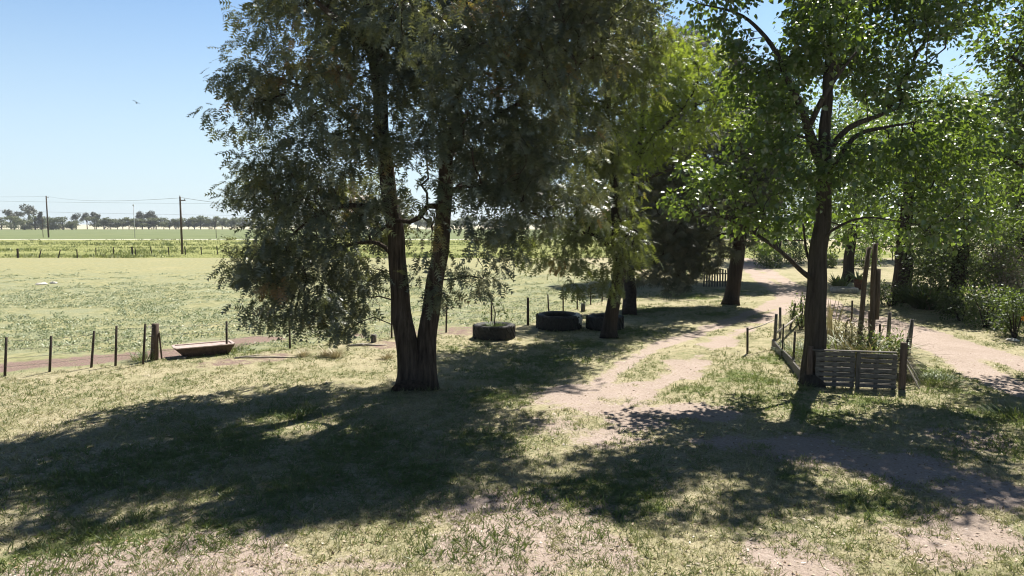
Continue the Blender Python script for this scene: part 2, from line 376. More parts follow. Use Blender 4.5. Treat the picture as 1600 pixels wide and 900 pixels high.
# ================================================================== THE GROUND
def seg_dist(X, Y, pts):
    """distance from every (X,Y) to a polyline of ground points, and the fraction along it"""
    best = np.full(X.shape, 1e9)
    for a, b in zip(pts[:-1], pts[1:]):
        dx, dy = b.x - a.x, b.y - a.y; L = dx * dx + dy * dy + 1e-9
        t = np.clip(((X - a.x) * dx + (Y - a.y) * dy) / L, 0, 1)
        best = np.minimum(best, np.hypot(X - a.x - t * dx, Y - a.y - t * dy))
    return best
def curve(pts, step=.5):
    q = resample([(p.x, p.y, 0, 1) for p in pts], step); return [Vector((a[0], a[1], 0)) for a in q]
ROAD = curve([G(1105, 377), G(1135, 392), G(1168, 410), G(1205, 435), G(1255, 464), G(1320, 488), G(1410, 516), G(1500, 547), G(1600, 588), G(1720, 640), G(1850, 720)], 1)
RUT_A = curve([G(1235, 462), G(1185, 484), G(1100, 516), G(1020, 545), G(960, 580), G(915, 612)], .6)
RUT_B = curve([G(1250, 470), G(1205, 494), G(1140, 527), G(1085, 562), G(1040, 595), G(985, 632), G(930, 655)], .6)
FENCE_PX = [(-260, 625), (-160, 608), (-70, 597), (7, 588), (77, 581), (142, 574), (180, 571), (223, 569), (241, 562), (354, 553), (453, 545), (524, 536), (612, 529), (697, 520), (768, 512), (825, 508), (858, 494), (880, 488), (902, 483), (923, 476), (941, 471)]
FENCE = [G(*p) for p in FENCE_PX]
def smst(x, a, b): t = np.clip((x - a) / (b - a), 0, 1); return t * t * (3 - 2 * t)
def vnoise(X, Y, sc, seed):
    r = np.random.default_rng(seed); g = r.uniform(0, 1, (256, 256)); x = X / sc; y = Y / sc
    i = np.floor(x).astype(int); j = np.floor(y).astype(int); u = x - i; v = y - j; u = u * u * (3 - 2 * u); v = v * v * (3 - 2 * v)
    a = g[i % 256, j % 256]; b = g[(i + 1) % 256, j % 256]; c = g[i % 256, (j + 1) % 256]; d = g[(i + 1) % 256, (j + 1) % 256]
    return (a * (1 - u) + b * u) * (1 - v) + (c * (1 - u) + d * u) * v
def fbm(X, Y, sc, seed): return .55 * vnoise(X, Y, sc, seed) + .3 * vnoise(X, Y, sc / 2.3, seed + 1) + .15 * vnoise(X, Y, sc / 5.1, seed + 2)
DIRT = [(905, 605, 1.2), (885, 660, 1.4), (935, 690, 1.1), (900, 625, 1.5), (920, 640, 1.4), (985, 660, 1.4), (950, 615, 1.4), (1075, 640, 1.2), (1140, 690, 1.1), (1240, 700, 1.2), (1090, 690, .8), (1330, 720, .8), (1430, 735, 1.0), (1540, 770, 1.2), (1530, 690, .7), (1060, 566, .7),
        (790, 825, 1.5), (825, 865, 1.4), (745, 795, .9), (960, 680, 1.2), (1010, 640, 1.1), (260, 885, 1.2), (400, 865, 1.0), (130, 900, .9), (560, 885, .7), (1280, 880, .7), (1460, 860, .7), (970, 870, .45), (1180, 850, .5), (1550, 830, .8)]
LUSH = [(350, 690, 2.4), (560, 690, 2.0), (180, 745, 1.8), (760, 690, 1.6), (440, 760, 1.5), (640, 750, 1.2), (1000, 745, .9), (1130, 770, .9), (1330, 780, .9), (1210, 560, 1.2), (1160, 590, 1.2), (1120, 490, 1.2), (820, 590, 1.5), (460, 645, .9), (330, 825, 1.0), (200, 835, 1.1), (100, 850, 1.0), (40, 880, .8), (1470, 615, 1.4), (1560, 650, 1.3), (1350, 625, 1.2), (1440, 580, 1.3), (1080, 462, 3.2), (1150, 455, 2.5), (1010, 485, 2.4), (900, 540, 1.6), (990, 520, 2),
        (970, 770, .8), (1230, 745, .8), (1090, 610, 1.0), (1190, 620, 1.6), (1280, 650, 1.3), (860, 560, 1.4), (380, 548, 1.0), (420, 545, .9), (740, 545, 1.3), (1590, 700, 1.0), (780, 620, 1.2), (880, 780, .8), (600, 840, .6), (690, 850, .8)]
REDSOIL = curve([G(-60, 582), G(60, 571), G(190, 556), G(300, 548), G(400, 531)], .5)
def masks(X, Y):
    wob = (fbm(X, Y, 1.6, 11) - .5); wb2 = fbm(X, Y, .5, 17) - .5
    road = 1 - smst(seg_dist(X, Y, ROAD) + wob * 1.0, 1.15, 1.85)
    mid = (1 - smst(seg_dist(X, Y, ROAD) + wob * .5, .12, .4)) * smst(vnoise(X, Y, 5, 40) + (X > 11.5) * .12, .55, .8)
    road = road * (1 - .75 * mid)
    rut = np.maximum(.9 - .9 * smst(seg_dist(X, Y, RUT_A) + wob * .9, .15, .7), 1 - smst(seg_dist(X, Y, RUT_B) + wob * 1.3 + wb2 * .8 + np.maximum(0, vnoise(X, Y, 1.9, 33) - .6) * 1.6, .1, .85))
    track = np.maximum(road, rut)
    dirt = track.copy(); lush = np.zeros_like(X)
    for px, py, rad in DIRT:
        g = G(px, py); dirt = np.maximum(dirt, 1.0 * (1 - smst(np.hypot((X - g.x), (Y - g.y) * 1.0) + wob * 2.0 + wb2 * .8, rad * .2, rad * 1.5)))
    for px, py, rad in LUSH:
        g = G(px, py); lush = np.maximum(lush, .85 - .85 * smst(np.hypot(X - g.x, Y - g.y) + wob * 2.2 + wb2 * 1.2, rad * .1, rad * 1.5))
    lush = lush * (1 - .85 * track)
    # paddock: beyond the fence line
    fx = np.array([p.x for p in FENCE]); fy = np.array([p.y for p in FENCE])
    fline = np.interp(X, fx, fy); pad = smst(Y - fline, -.2, .6) * (X < 5.5) + smst(Y - 44, 0, 6) * (X >= 5.5) * (X < 9)
    red = (1 - smst(seg_dist(X, Y, REDSOIL) + wob * 1.4, .55, 1.5))
    for px, py, rad in ((640, 520, 1.2), (720, 517, 1.5), (560, 525, .8), (600, 540, .9), (430, 558, .7), (340, 568, .8)):
        g = G(px, py); red = np.maximum(red, .75 * (1 - smst(np.hypot(X - g.x, Y - g.y) + wob * 1.5, rad * .3, rad * 1.3)))
    return track, dirt, lush, pad, red
VERGE0, ROADY, FIELD0 = 92.0, 203.0, 214.0
def axis(lo, hi, step, far, g=1.09):
    a = list(np.arange(lo, hi + 1e-6, step)); s = step
    while a[-1] < far: s *= g; a.append(a[-1] + s)
    return a
xs = axis(0, 19, .16, 4200); xs = np.array([-q for q in xs[:0:-1]] + xs)
ys = np.array([-60, -30, -14, -6, -1, 2, 4, 5.5, 6.5] + axis(7.2, 36, .16, 6500, 1.05))
ys = np.unique(np.concatenate([ys, np.linspace(36, 60, 90), [VERGE0, VERGE0 + .8, ROADY - 2.6, ROADY + 2.6, FIELD0, 590, 600]]))
GX, GY = np.meshgrid(xs, ys)
track_, dirt_, lush_, pad_, red_ = masks(GX, GY)
GZ = ((fbm(GX, GY, 3.1, 21) - .5) * .07 + (fbm(GX, GY, .7, 25) - .5) * .03 - track_ * .035) * (GY < 80) * (GY > 3)
def hgt(X, Y):
    tr_ = masks(X, Y)[0]
    return ((fbm(X, Y, 3.1, 21) - .5) * .07 + (fbm(X, Y, .7, 25) - .5) * .03 - tr_ * .035) * (Y < 80) * (Y > 3)

def ground_material():
    m, n, p = mat('ground')
    tc = N(n, 'ShaderNodeTexCoord'); O = tc.outputs['Object']
    sep = N(n, 'ShaderNodeSeparateXYZ'); n.links.new(O, sep.inputs[0]); yy = sep.outputs[1]
    n1 = noise(n, .55, 5, .62, O); n2 = noise(n, 2.6, 5, .65, O); n3 = noise(n, 16, 4, .7, O); n4 = noise(n, 70, 3, .7, O); nb = noise(n, .12, 4, .6, O)
    # closely grazed lawn: straw and thin green over pale earth
    straw = ramp(n, n3, [(.3, (.24, .21, .125)), (.5, (.39, .35, .225)), (.72, (.53, .48, .33))])
    green = ramp(n, n3, [(.3, (.075, .105, .034)), (.55, (.14, .18, .058)), (.75, (.22, .245, .09))])
    fgreen = smooth(n, math_(n, 'ADD', math_(n, 'MULTIPLY', n2, .6), math_(n, 'MULTIPLY', n1, .55)), .5, .72)
    fgreen = math_(n, 'MULTIPLY', fgreen, .56)
    lush = smooth(n, math_(n, 'ADD', attr(n, 'lush'), math_(n, 'MULTIPLY', math_(n, 'SUBTRACT', n2, .5), 2.2)), .3, 1.05)
    fgreen = math_(n, 'MAXIMUM', fgreen, math_(n, 'MULTIPLY', lush, .95))
    lawn = mix(n, fgreen, straw, green)
    earth = ramp(n, math_(n, 'ADD', math_(n, 'MULTIPLY', n3, .5), math_(n, 'MULTIPLY', n4, .5)), [(.3, (.26, .205, .175)), (.5, (.425, .345, .3)), (.7, (.57, .485, .435))])
    earth = mix(n, math_(n, 'MULTIPLY', smooth(n, n1, .35, .7), .35), earth, (.3, .24, .18))
    d = math_(n, 'ADD', attr(n, 'dirt'), math_(n, 'MULTIPLY', math_(n, 'SUBTRACT', n2, .5), 1.5)); d = math_(n, 'ADD', d, math_(n, 'MULTIPLY', math_(n, 'SUBTRACT', n3, .5), 1.0)); d = math_(n, 'ADD', d, math_(n, 'MULTIPLY', math_(n, 'SUBTRACT', n1, .5), .5))
    d = smooth(n, d, .42, .85)
    d2 = math_(n, 'MULTIPLY', smooth(n, math_(n, 'ADD', math_(n, 'MULTIPLY', n3, .5), math_(n, 'MULTIPLY', n2, .5)), .52, .66), .55)   # thin bare flecks everywhere
    d2 = math_(n, 'MULTIPLY', d2, math_(n, 'SUBTRACT', 1.0, lush))
    lawn = mix(n, math_(n, 'MAXIMUM', d, d2), lawn, earth)
    # paddock: dull green with grey-green weeds and straw
    pg = ramp(n, n2, [(.32, (.17, .18, .09)), (.5, (.28, .28, .15)), (.68, (.4, .37, .215))])
    pgr = ramp(n, n3, [(.38, (.17, .2, .12)), (.62, (.35, .36, .24))])
    pd = mix(n, math_(n, 'MULTIPLY', smooth(n, n1, .4, .62), .75), pg, pgr)
    pd = mix(n, math_(n, 'MULTIPLY', smooth(n, math_(n, 'ADD', math_(n, 'MULTIPLY', n2, .4), math_(n, 'MULTIPLY', nb, .6)), .53, .68), .55), pd, (.43, .38, .22))
    dry = N(n, 'ShaderNodeMapRange', interpolation_type='SMOOTHSTEP'); n.links.new(yy, dry.inputs[0]); dry.inputs[1].default_value = 52; dry.inputs[2].default_value = 75
    pd = mix(n, math_(n, 'MULTIPLY', dry.outputs[0], .4), pd, ramp(n, n2, [(.3, (.25, .24, .12)), (.7, (.39, .355, .19))]))
    redc = ramp(n, n3, [(.3, (.16, .11, .095)), (.7, (.33, .245, .21))])
    r_ = smooth(n, math_(n, 'ADD', attr(n, 'red'), math_(n, 'MULTIPLY', math_(n, 'SUBTRACT', n2, .5), 2.4)), .3, 1.0)
    base = mix(n, attr(n, 'paddock'), lawn, pd); base = mix(n, r_, base, redc)
    n.links.new(base, p.inputs['Base Color']); p.inputs['Roughness'].default_value = 1; p.inputs['Specular IOR Level'].default_value = .08
    bump(n, p, math_(n, 'ADD', math_(n, 'MULTIPLY', n3, .7), math_(n, 'MULTIPLY', n4, .35)), 1.0, .05)
    return m
def far_material(name, stops, sc=(.05, .02), extra=None):
    m, n, p = mat(name); f = noise(n, .12, 5, .7, stretch=(.35, 1, 1)); g = noise(n, 1.4, 4, .7)
    n.links.new(ramp(n, math_(n, 'ADD', math_(n, 'MULTIPLY', f, .6), math_(n, 'MULTIPLY', g, .4)), stops), p.inputs['Base Color'])
    p.inputs['Roughness'].default_value = 1; p.inputs['Specular IOR Level'].default_value = .05; return m
GM = ground_material()
ZONE = {'lawn': GM, 'dirt_track': GM, 'paddock': GM,
        'road_verge': far_material('verge', [(.35, (.17, .195, .065)), (.5, (.245, .26, .1)), (.65, (.32, .315, .14))]),
        'far_road': far_material('gravel_road', [(.3, (.5, .48, .44)), (.7, (.66, .64, .6))]),
        'far_field': far_material('crop', [(.35, (.11, .145, .065)), (.52, (.165, .195, .095)), (.66, (.225, .235, .12))]),
        'pale_field': far_material('stubble', [(.35, (.4, .37, .24)), (.65, (.56, .53, .4))])}
def build_ground():
    ny, nx = GX.shape; idx = np.arange(ny * nx).reshape(ny, nx)
    F = np.stack([idx[:-1, :-1], idx[:-1, 1:], idx[1:, 1:], idx[1:, :-1]], -1).reshape(-1, 4)
    V = np.stack([GX, GY, GZ], -1).reshape(-1, 3); A = [a.reshape(-1) for a in (track_, dirt_, lush_, pad_, red_)]
    fc = lambda a: a[F].mean(1); cx, cyy = fc(V[:, 0]), fc(V[:, 1])
    z = np.zeros(len(F), int); z[fc(A[3]) > .5] = 2; z[(fc(A[0]) > .5)] = 1
    z[(cyy > VERGE0) & (cx < 60)] = 3; z[(cyy > VERGE0) & (cx >= 60)] = 2
    z[(np.abs(cyy - ROADY) < 2.6)] = 4; z[cyy > ROADY + 2.6] = 5; z[cyy > 592] = 6
    for k, nm in enumerate(ZONE):
        f = F[z == k]
        if not len(f): continue
        u, inv = np.unique(f, return_inverse=True)
        o = mesh_np(nm, V[u], inv.reshape(-1, 4), ZONE[nm], None, None, True, 4); o['kind'] = 'structure'
        for an, a in (('dirt', A[1]), ('lush', A[2]), ('paddock', A[3]), ('red', A[4])):
            q = o.data.attributes.new(an, 'FLOAT', 'POINT'); q.data.foreach_set('value', np.ascontiguousarray(a[u], np.float32))
build_ground()

# the dry air of the plain: far trees pale a little
HZ = MB().box((0, 2100, 14), (9000, 4600, 32)).build('haze', bpy.data.materials.new('haze_air')); HZ['kind'] = 'stuff'; HZ['label'] = 'thin pale haze over the plain'
hm = HZ.data.materials[0]; hm.use_nodes = True; hn = hm.node_tree; hn.nodes.remove(hn.nodes['Principled BSDF'])
pv = hn.nodes.new('ShaderNodeVolumePrincipled'); pv.inputs['Color'].default_value = (.86, .92, 1, 1); pv.inputs['Density'].default_value = .00016; pv.inputs['Anisotropy'].default_value = .3
hn.links.new(pv.outputs[0], hn.nodes['Material Output'].inputs['Volume'])
# ------------------------------------------------------------------ grass, weeds, litter (nobody could count them)
def in_view(n, y0, y1, power=1.0, margin=1.12, seed=0):
    r = np.random.default_rng(seed); t = r.uniform(0, 1, n); e = 2 - power          # density ~ 1 / Y**power per area
    Y = (y0 ** e + t * (y1 ** e - y0 ** e)) ** (1 / e); X = r.uniform(-1, 1, n) * (.745 * margin * Y + .6)
    return X, Y
def grass_sheet():
    r = np.random.default_rng(3); X, Y = in_view(120000, 7.6, 46, 1.35, seed=3)
    tr_, di, lu, pa, re = masks(X, Y); nz = fbm(X, Y, 1.2, 55); nz2 = fbm(X, Y, .35, 60)
    dens = (1 - .93 * di) * (.3 + .7 * smst(nz * .5 + nz2 * .5, .38, .6)) * (1 - .95 * re) + lu * .6
    dens *= np.where(pa > .5, .45, 1)
    k = r.uniform(0, 1, len(X)) < dens; X, Y, lu, pa, nz, di = X[k], Y[k], lu[k], pa[k], nz[k], di[k]
    n0 = len(X); nb = 6; sz = np.repeat(r.uniform(0, 1, n0) ** 2.2 * 1.5 + .55, nb); tt = np.repeat(r.normal(size=n0) * .15, nb)
    n = n0 * nb; X = np.repeat(X, nb) + r.normal(size=n) * .025 * sz; Y = np.repeat(Y, nb) + r.normal(size=n) * .025 * sz
    lu, pa, nz = (np.repeat(a, nb) for a in (lu, pa, nz))
    P = np.stack([X, Y, hgt(X, Y) - .006], 1); D = np.stack([r.normal(size=n) * .7, r.normal(size=n) * .7, np.ones(n) * .8], 1); U = r.normal(size=(n, 3))
    L = r.uniform(.03, .065, n) * sz * (1 + .3 * lu) * (1 + Y * .012)
    green = np.clip(lu * 1.1 + smst(nz, .4, .65) * .6, 0, 1)
    tint = np.clip(.8 - .66 * green + tt + r.normal(size=n) * .1, 0, 1)
    tag(scatter('short_grass', P, D, U, L, T_blade(.25), M['blade'], tint), 'short dry and green grass across the yard', 'grass', kind='stuff')
grass_sheet()
def weed_sheet():
    r = np.random.default_rng(5); X, Y = in_view(70000, 20, 92, 1.1, seed=5)
    tr_, di, lu, pa, re = masks(X, Y); nz = fbm(X, Y, 6, 71); nz2 = fbm(X, Y, 1.5, 75)
    zone = smst(Y, 22, 32) * (1 - smst(Y, 62, 90) * .75)
    k = (pa > .5) & (X < 7) & (r.uniform(0, 1, len(X)) < zone * (.16 + .62 * smst(nz * .35 + nz2 * .65, .3, .72))) & (re < .4)
    X, Y = X[k], Y[k]; n0 = len(X); sz = np.repeat(r.uniform(.4, 1.1, n0) ** 1.5 + .15, 7); nb = 7
    tb = np.repeat(r.normal(size=n0) * .18, nb)
    X = np.repeat(X, nb); Y = np.repeat(Y, nb); n = n0 * nb
    P = np.stack([X + r.normal(size=n) * .11 * sz, Y + r.normal(size=n) * .11 * sz, hgt(X, Y) + r.uniform(0, .06, n) * sz], 1)
    D = np.stack([r.normal(size=n), r.normal(size=n), r.uniform(.2, 1.2, n)], 1); U = r.normal(size=(n, 3)) + np.array((0, 0, .8))
    tag(scatter('paddock_weeds', P, D, U, r.uniform(.05, .12, n) * sz, OVAL, M['weed'], np.clip(.66 + tb + r.normal(size=n) * .15, 0, 1)), 'low grey green weeds over the paddock', 'weeds', kind='stuff')
weed_sheet()
def verge_sheet():
    r = np.random.default_rng(6); n0 = 9000; Y = VERGE0 + (ROADY - 5 - VERGE0) * r.uniform(0, 1, n0) ** 1.4; X = r.uniform(-1, .35, n0) * Y * .8
    nz = fbm(X, Y * 2.5, 14, 81); nb = 6; hh = np.repeat(.12 + .55 * smst(nz, .4, .7) * r.uniform(.3, 1, n0), nb); tt = np.repeat(.25 + .35 * fbm(X, Y, 9, 85), nb)
    n = n0 * nb; X = np.repeat(X, nb) + r.normal(size=n) * .35; Y = np.repeat(Y, nb) + r.normal(size=n) * .35
    P = np.stack([X, Y, np.zeros(n)], 1); D = np.stack([r.normal(size=n) * .35, r.normal(size=n) * .35, np.ones(n)], 1); tv, tf = T_blade(.3); tv = tv.copy(); tv[:, 1] *= 2.2
    tag(scatter('tall_verge_grass', P, D, r.normal(size=(n, 3)), hh * r.uniform(.6, 1.2, n), (tv, tf), M['blade'], np.clip(tt + r.normal(size=n) * .1, 0, 1)), 'tall green grass along the far road verge', 'grass', kind='stuff')
verge_sheet()
def litter_sheet():
    r = np.random.default_rng(8); X, Y = in_view(16000, 7.6, 34, 1.4, seed=8)
    tr_, di, lu, pa, re = masks(X, Y); k = (pa < .5) & (r.uniform(0, 1, len(X)) < .35 + .65 * fbm(X, Y, 1.4, 91)); X, Y = X[k], Y[k]; n = len(X)
    P = np.stack([X, Y, hgt(X, Y) + .012], 1); D = np.stack([r.normal(size=n), r.normal(size=n), r.normal(size=n) * .2], 1); U = r.normal(size=(n, 3)) * .35 + np.array((0, 0, 1))
    tag(scatter('fallen_leaves', P, D, U, r.uniform(.03, .085, n), OVAL, M['litter'], r.uniform(0, 1, n)), 'fallen dry leaves strewn over the yard', 'leaf litter', kind='stuff')
litter_sheet()
def pebble_sheet():
    r = np.random.default_rng(9); X, Y = in_view(16000, 7.6, 40, 1.5, seed=9); tr_, di, lu, pa, re = masks(X, Y); k = (pa < .5) & (di > .35) & (r.uniform(0, 1, len(X)) < .6); X, Y = X[k], Y[k]; n = len(X)
    v = np.array([(-1, 0, 0), (0, -.8, 0), (1, .1, 0), (.1, .8, 0), (0, 0, .75), (0, 0, -.4)], float); f = np.array([(0, 1, 4), (1, 2, 4), (2, 3, 4), (3, 0, 4)])
    P = np.stack([X, Y, hgt(X, Y)], 1); a = r.uniform(0, 6.28, n); D = np.stack([np.cos(a), np.sin(a), r.normal(size=n) * .15], 1)
    tag(scatter('pebbles', P, D, np.tile((0, 0, 1.0), (n, 1)) + r.normal(size=(n, 3)) * .2, r.uniform(.006, .03, n) * (1 + (r.uniform(0, 1, n) > .97)), (v, f), M['clod'], r.uniform(0, 1, n)), 'small clods and pebbles on the bare dirt', 'pebbles', kind='stuff')
pebble_sheet()

# ================================================================== TREES
OAKY = G(650, 607).y
def TT(y0):  # warm dead sprays deep inside the crown and on the far side of the tree
    return lambda P: .18 * np.sin(P[:, 0] * 1.3 + P[:, 2] * .9) * np.cos(P[:, 1] * 1.1)
Y0 = OAKY
b1 = []
for px, py, dy, rx, ry, rz, *wg in [
    (385, 15, .3, 1.0, 1.0, .7), (395, 95, -.2, 1.05, 1.2, .75), (400, 185, .2, .95, 1.2, .55), (425, 255, 0, .9, 1.2, .6), (395, 300, -.3, .75, 1, .42),
    (430, 345, .2, 1.15, 1.4, .8, 1.35), (430, 420, -.4, 1.05, 1.3, .8, 1.35), (445, 478, -.2, 1.0, 1.1, .6, 1.5), (525, 492, -.5, .95, 1.0, .5, 2.0), (575, 445, .5, .8, 1.2, .7, 1.5), (480, 440, .6, 1.1, 1.2, .8, 1.5),
    (500, 420, 1.0, 1.2, 1.4, .9), (510, 330, -1.4, 1.4, 1.3, 1.0), (520, 330, 1.6, 1.4, 1.4, .9), (490, 240, -.6, 1.3, 1.6, .9), (520, 220, -1.9, 1.2, 1.1, .8), (500, 140, .6, 1.5, 1.8, 1.0),
    (480, 40, .2, 1.4, 1.8, 1.0), (605, 185, -1.6, .9, .7, .7, 1.3), (700, 190, -1.6, .9, .7, .8, 1.3), (690, 265, -1.3, .6, .5, .5, 1.3), (610, 110, -1.5, .8, .7, .6, 1.3), (645, 140, .2, 1.0, 1.2, .9, 1.4), (650, 215, .6, .9, 1.1, .8, 1.3), (640, 60, .4, 1.1, 1.4, .9, 1.3), (395, 395, 0, .8, 1.2, .8, 1.6), (405, 300, .4, .9, 1.2, .6, 1.5), (395, 130, 0, .8, 1.2, .6, 1.4), (470, 300, .2, 1.2, 1.4, .8, 1.3), (602, 140, -.95, .75, .55, .7, 2.6), (600, 215, -.95, .65, .5, .6, 2.6), (703, 205, -.95, .7, .5, .8, 2.6), (580, 55, -1.0, .9, .7, .7, 2.2), (648, 100, -.6, .9, .8, .8, 2.0), (530, 140, -1.8, 1.2, 1.1, .8), (590, 170, -1.5, .9, .8, .7), (580, 30, 1.6, 1.8, 1.8, 1.2), (655, 215, -1.9, 1.0, .9, .7), (650, 300, -1.7, .5, .6, .5), (590, 330, 2.2, 1.3, 1.4, 1.1), (680, 150, -1.9, 1.3, 1.2, 1.0), (680, 60, -1.4, 1.7, 1.6, 1.2),
    (700, 385, -1.0, .6, .7, .8), (690, 430, -.8, .65, .8, .8), (740, 420, .1, .75, 1.0, .8), (745, 330, -.8, 1.2, 1.4, 1.1), (780, 380, .6, .8, 1.0, .75), (770, 240, -.6, 1.6, 1.8, 1.4), (760, 240, 2.2, 1.6, 1.5, 1.4), (800, 320, .5, 1.1, 1.3, 1.0),
    (790, 130, -.8, 1.7, 1.8, 1.4), (860, 200, 0, 1.5, 1.7, 1.4), (880, 90, 0, 1.6, 1.8, 1.4), (790, 20, 0, 1.9, 2.2, 1.4), (880, 300, .3, 1.0, 1.3, 1.0), (940, 40, .5, 1.3, 1.5, 1.3),
    (460, -40, .5, 1.3, 1.6, .8), (560, -60, .3, 1.6, 2.0, 1.0), (680, -50, .2, 1.8, 2.2, 1.1), (800, -50, .2, 1.7, 2.0, 1.1), (890, -30, .5, 1.3, 1.5, 1.0), (940, -70, -.8, 1.3, 1.4, .9), (850, -80, -.5, 1.3, 1.4, .8)]:
    b1.append(blob(px, py, Y0 + dy, rx, ry, rz, *wg))
s1 = [[gs(643, 610, .56), st(642, 600, Y0, .44), st(641, 585, Y0, .37), st(638, 560, Y0, .32), st(630, 490, Y0, .27), st(620, 400, Y0, .23), st(604, 260, Y0, .2), st(585, 90, Y0, .17), st(578, 10, Y0, .13), st(585, -80, Y0, .04)],
      [gs(668, 606, .36), st(664, 585, Y0 - .05, .33), st(667, 540, Y0, .27), st(680, 450, Y0, .235), st(688, 370, Y0 - .1, .21), st(699, 260, Y0, .185), st(715, 130, Y0 + .1, .15), st(735, 10, Y0 + .2, .1), st(750, -70, Y0, .05)],
      [st(686, 322, Y0 - .1, .085), st(668, 322, Y0 - .35, .075), st(655, 340, Y0 - .4, .07), st(640, 347, Y0 - .35, .06), st(612, 345, Y0 - .2, .05), st(585, 370, Y0 - .4, .03)],
      [st(612, 330, Y0, .09), st(580, 323, Y0 - .3, .075), st(535, 322, Y0 - .5, .05), st(490, 340, Y0 - .5, .035), st(440, 380, Y0 - .4, .02)],
      [st(586, 90, Y0, .12), st(560, 55, Y0 - .3, .1), st(525, 30, Y0 - .4, .08), st(470, -20, Y0 - .2, .05)],
      [st(586, 85, Y0, .1), st(605, 40, Y0 - .4, .085), st(640, 0, Y0 - .6, .06), st(680, -60, Y0 - .5, .04)],
      [st(588, 90, Y0, .09), st(625, 60, Y0 + .3, .07), st(680, 45, Y0 + .6, .05)],
      [st(602, 250, Y0, .08), st(560, 200, Y0 - .5, .06), st(500, 150, Y0 - .8, .045), st(430, 120, Y0 - .6, .025)],
      [st(622, 410, Y0, .07), st(590, 380, Y0 + .3, .055), st(540, 385, Y0 + .5, .04), st(480, 420, Y0 + .3, .025)],
      [st(702, 240, Y0, .1), st(760, 190, Y0 - .1, .07), st(830, 150, Y0, .05), st(900, 110, Y0 + .2, .03)],
      [st(697, 300, Y0, .07), st(740, 290, Y0 - .3, .055), st(790, 310, Y0 - .1, .035)]]
make_tree('silky_oak', 'big grey green tree with two stems rising from one base on the shaded lawn', s1, b1, 'x', clumps=1300, per=34, clump_r=.285, leaf_len=.25, seed=11, void=.462, start=1.7, droop=.55, minz=1.15, tintfn=TT(0), flute=.09, sides=26)

Y2 = G(955, 527).y
b2 = [blob(px, py, Y2 + dy, rx, ry, rz) for px, py, dy, rx, ry, rz in [
    (870, 400, -1.0, 1.0, 1.2, .75), (920, 430, -1.2, .85, 1, .65), (965, 430, -1.4, .9, .9, .7), (985, 385, -1.2, .9, 1.2, .6), (940, 380, -.6, 1.3, 1.4, 1.0), (870, 340, -.3, 1.5, 1.6, 1.1), (930, 300, -.8, 1.5, 1.6, 1.2), (960, 330, 1, 1.4, 1.4, 1.2),
    (920, 210, 0, 1.9, 2.2, 1.7), (960, 130, 0, 1.7, 2.0, 1.6), (1000, 60, .2, 1.5, 1.8, 1.4), (900, 120, .3, 1.9, 2.0, 1.6), (930, 20, 0, 2.0, 2.2, 1.7), (980, -40, 0, 1.9, 2.2, 1.6), (900, -80, 0, 1.8, 2, 1.5), (830, 260, .5, 1.3, 1.5, 1.3), (825, 370, 0, .7, 1.0, .8)]]
s2 = [[gs(952, 528, .40), st(953, 512, Y2, .3), st(958, 470, Y2, .26), st(966, 420, Y2, .23), st(962, 320, Y2, .19), st(950, 200, Y2, .14), st(945, 60, Y2, .09), st(945, -80, Y2, .04)],
      [st(962, 400, Y2, .1), st(935, 370, Y2 - .5, .07), st(890, 360, Y2 - .8, .04)], [st(964, 390, Y2, .08), st(985, 360, Y2 - .7, .05), st(1000, 365, Y2 - 1.3, .03)]]
make_tree('silky_oak', 'yellow tinged tree with drooping sprays over its single trunk, behind the tractor tyres', s2, b2, 'x', clumps=420, per=34, clump_r=.42, leaf_len=.31, leafm='oak_leaf_warm', bark='dark_bark', tint_mid=.33, seed=21, start=2.2, droop=.75, minz=1.0, tintfn=TT(0))

# yellow-green tree between the oak and the track
Y3 = G(978, 490).y + 1.5
b3 = [blob(px, py, Y3 + dy, rx, ry, rz) for px, py, dy, rx, ry, rz in [
    (1010, 150, -1, 1.8, 2, 1.4), (1060, 130, -1.3, 1.7, 2, 1.3), (1090, 190, -.6, 1.5, 1.8, 1.2), (1040, 90, 0, 1.5, 2, 1.2), (1100, 110, .3, 1.3, 1.6, 1.0), (1000, 220, -1.2, 1.6, 1.8, 1.2), (1120, 170, .4, .8, 1.2, .9), (970, 260, -1, 1.3, 1.5, 1.0), (1050, 230, .8, 1.3, 1.5, .9), (1060, 70, 0, .9, 1.2, .7), (980, 100, 1, 1.4, 1.6, 1.3)]]
s3 = [[gs(983, 492, .38), st(984, 440, Y3, .3), st(986, 380, Y3, .26), st(985, 310, Y3, .22), st(992, 250, Y3, .16), st(1003, 200, Y3 - .3, .11), st(1010, 120, Y3 - .5, .06)],
      [st(990, 262, Y3, .12), st(1015, 218, Y3 - 1.0, .1), st(1045, 190, Y3 - 1.3, .08), st(1075, 160, Y3 - 1.2, .05), st(1090, 130, Y3 - 1, .03)],
      [st(988, 300, Y3, .1), st(1020, 275, Y3 - .6, .08), st(1060, 262, Y3 - .6, .05)], [st(975, 410, Y3 + .5, .12), st(950, 340, Y3 + .8, .1), st(962, 280, Y3 + 1, .08)]]
make_tree('locust_tree', 'bright yellow green feathery tree rising between the oaks and the dark conifer', s3, b3, 'x', clumps=320, per=26, clump_r=.5, leaf_len=.32, bark='dark_bark', leafm='locust_leaf', tmpl=FERN, seed=31, start=4.5, droop=.25, minz=3)

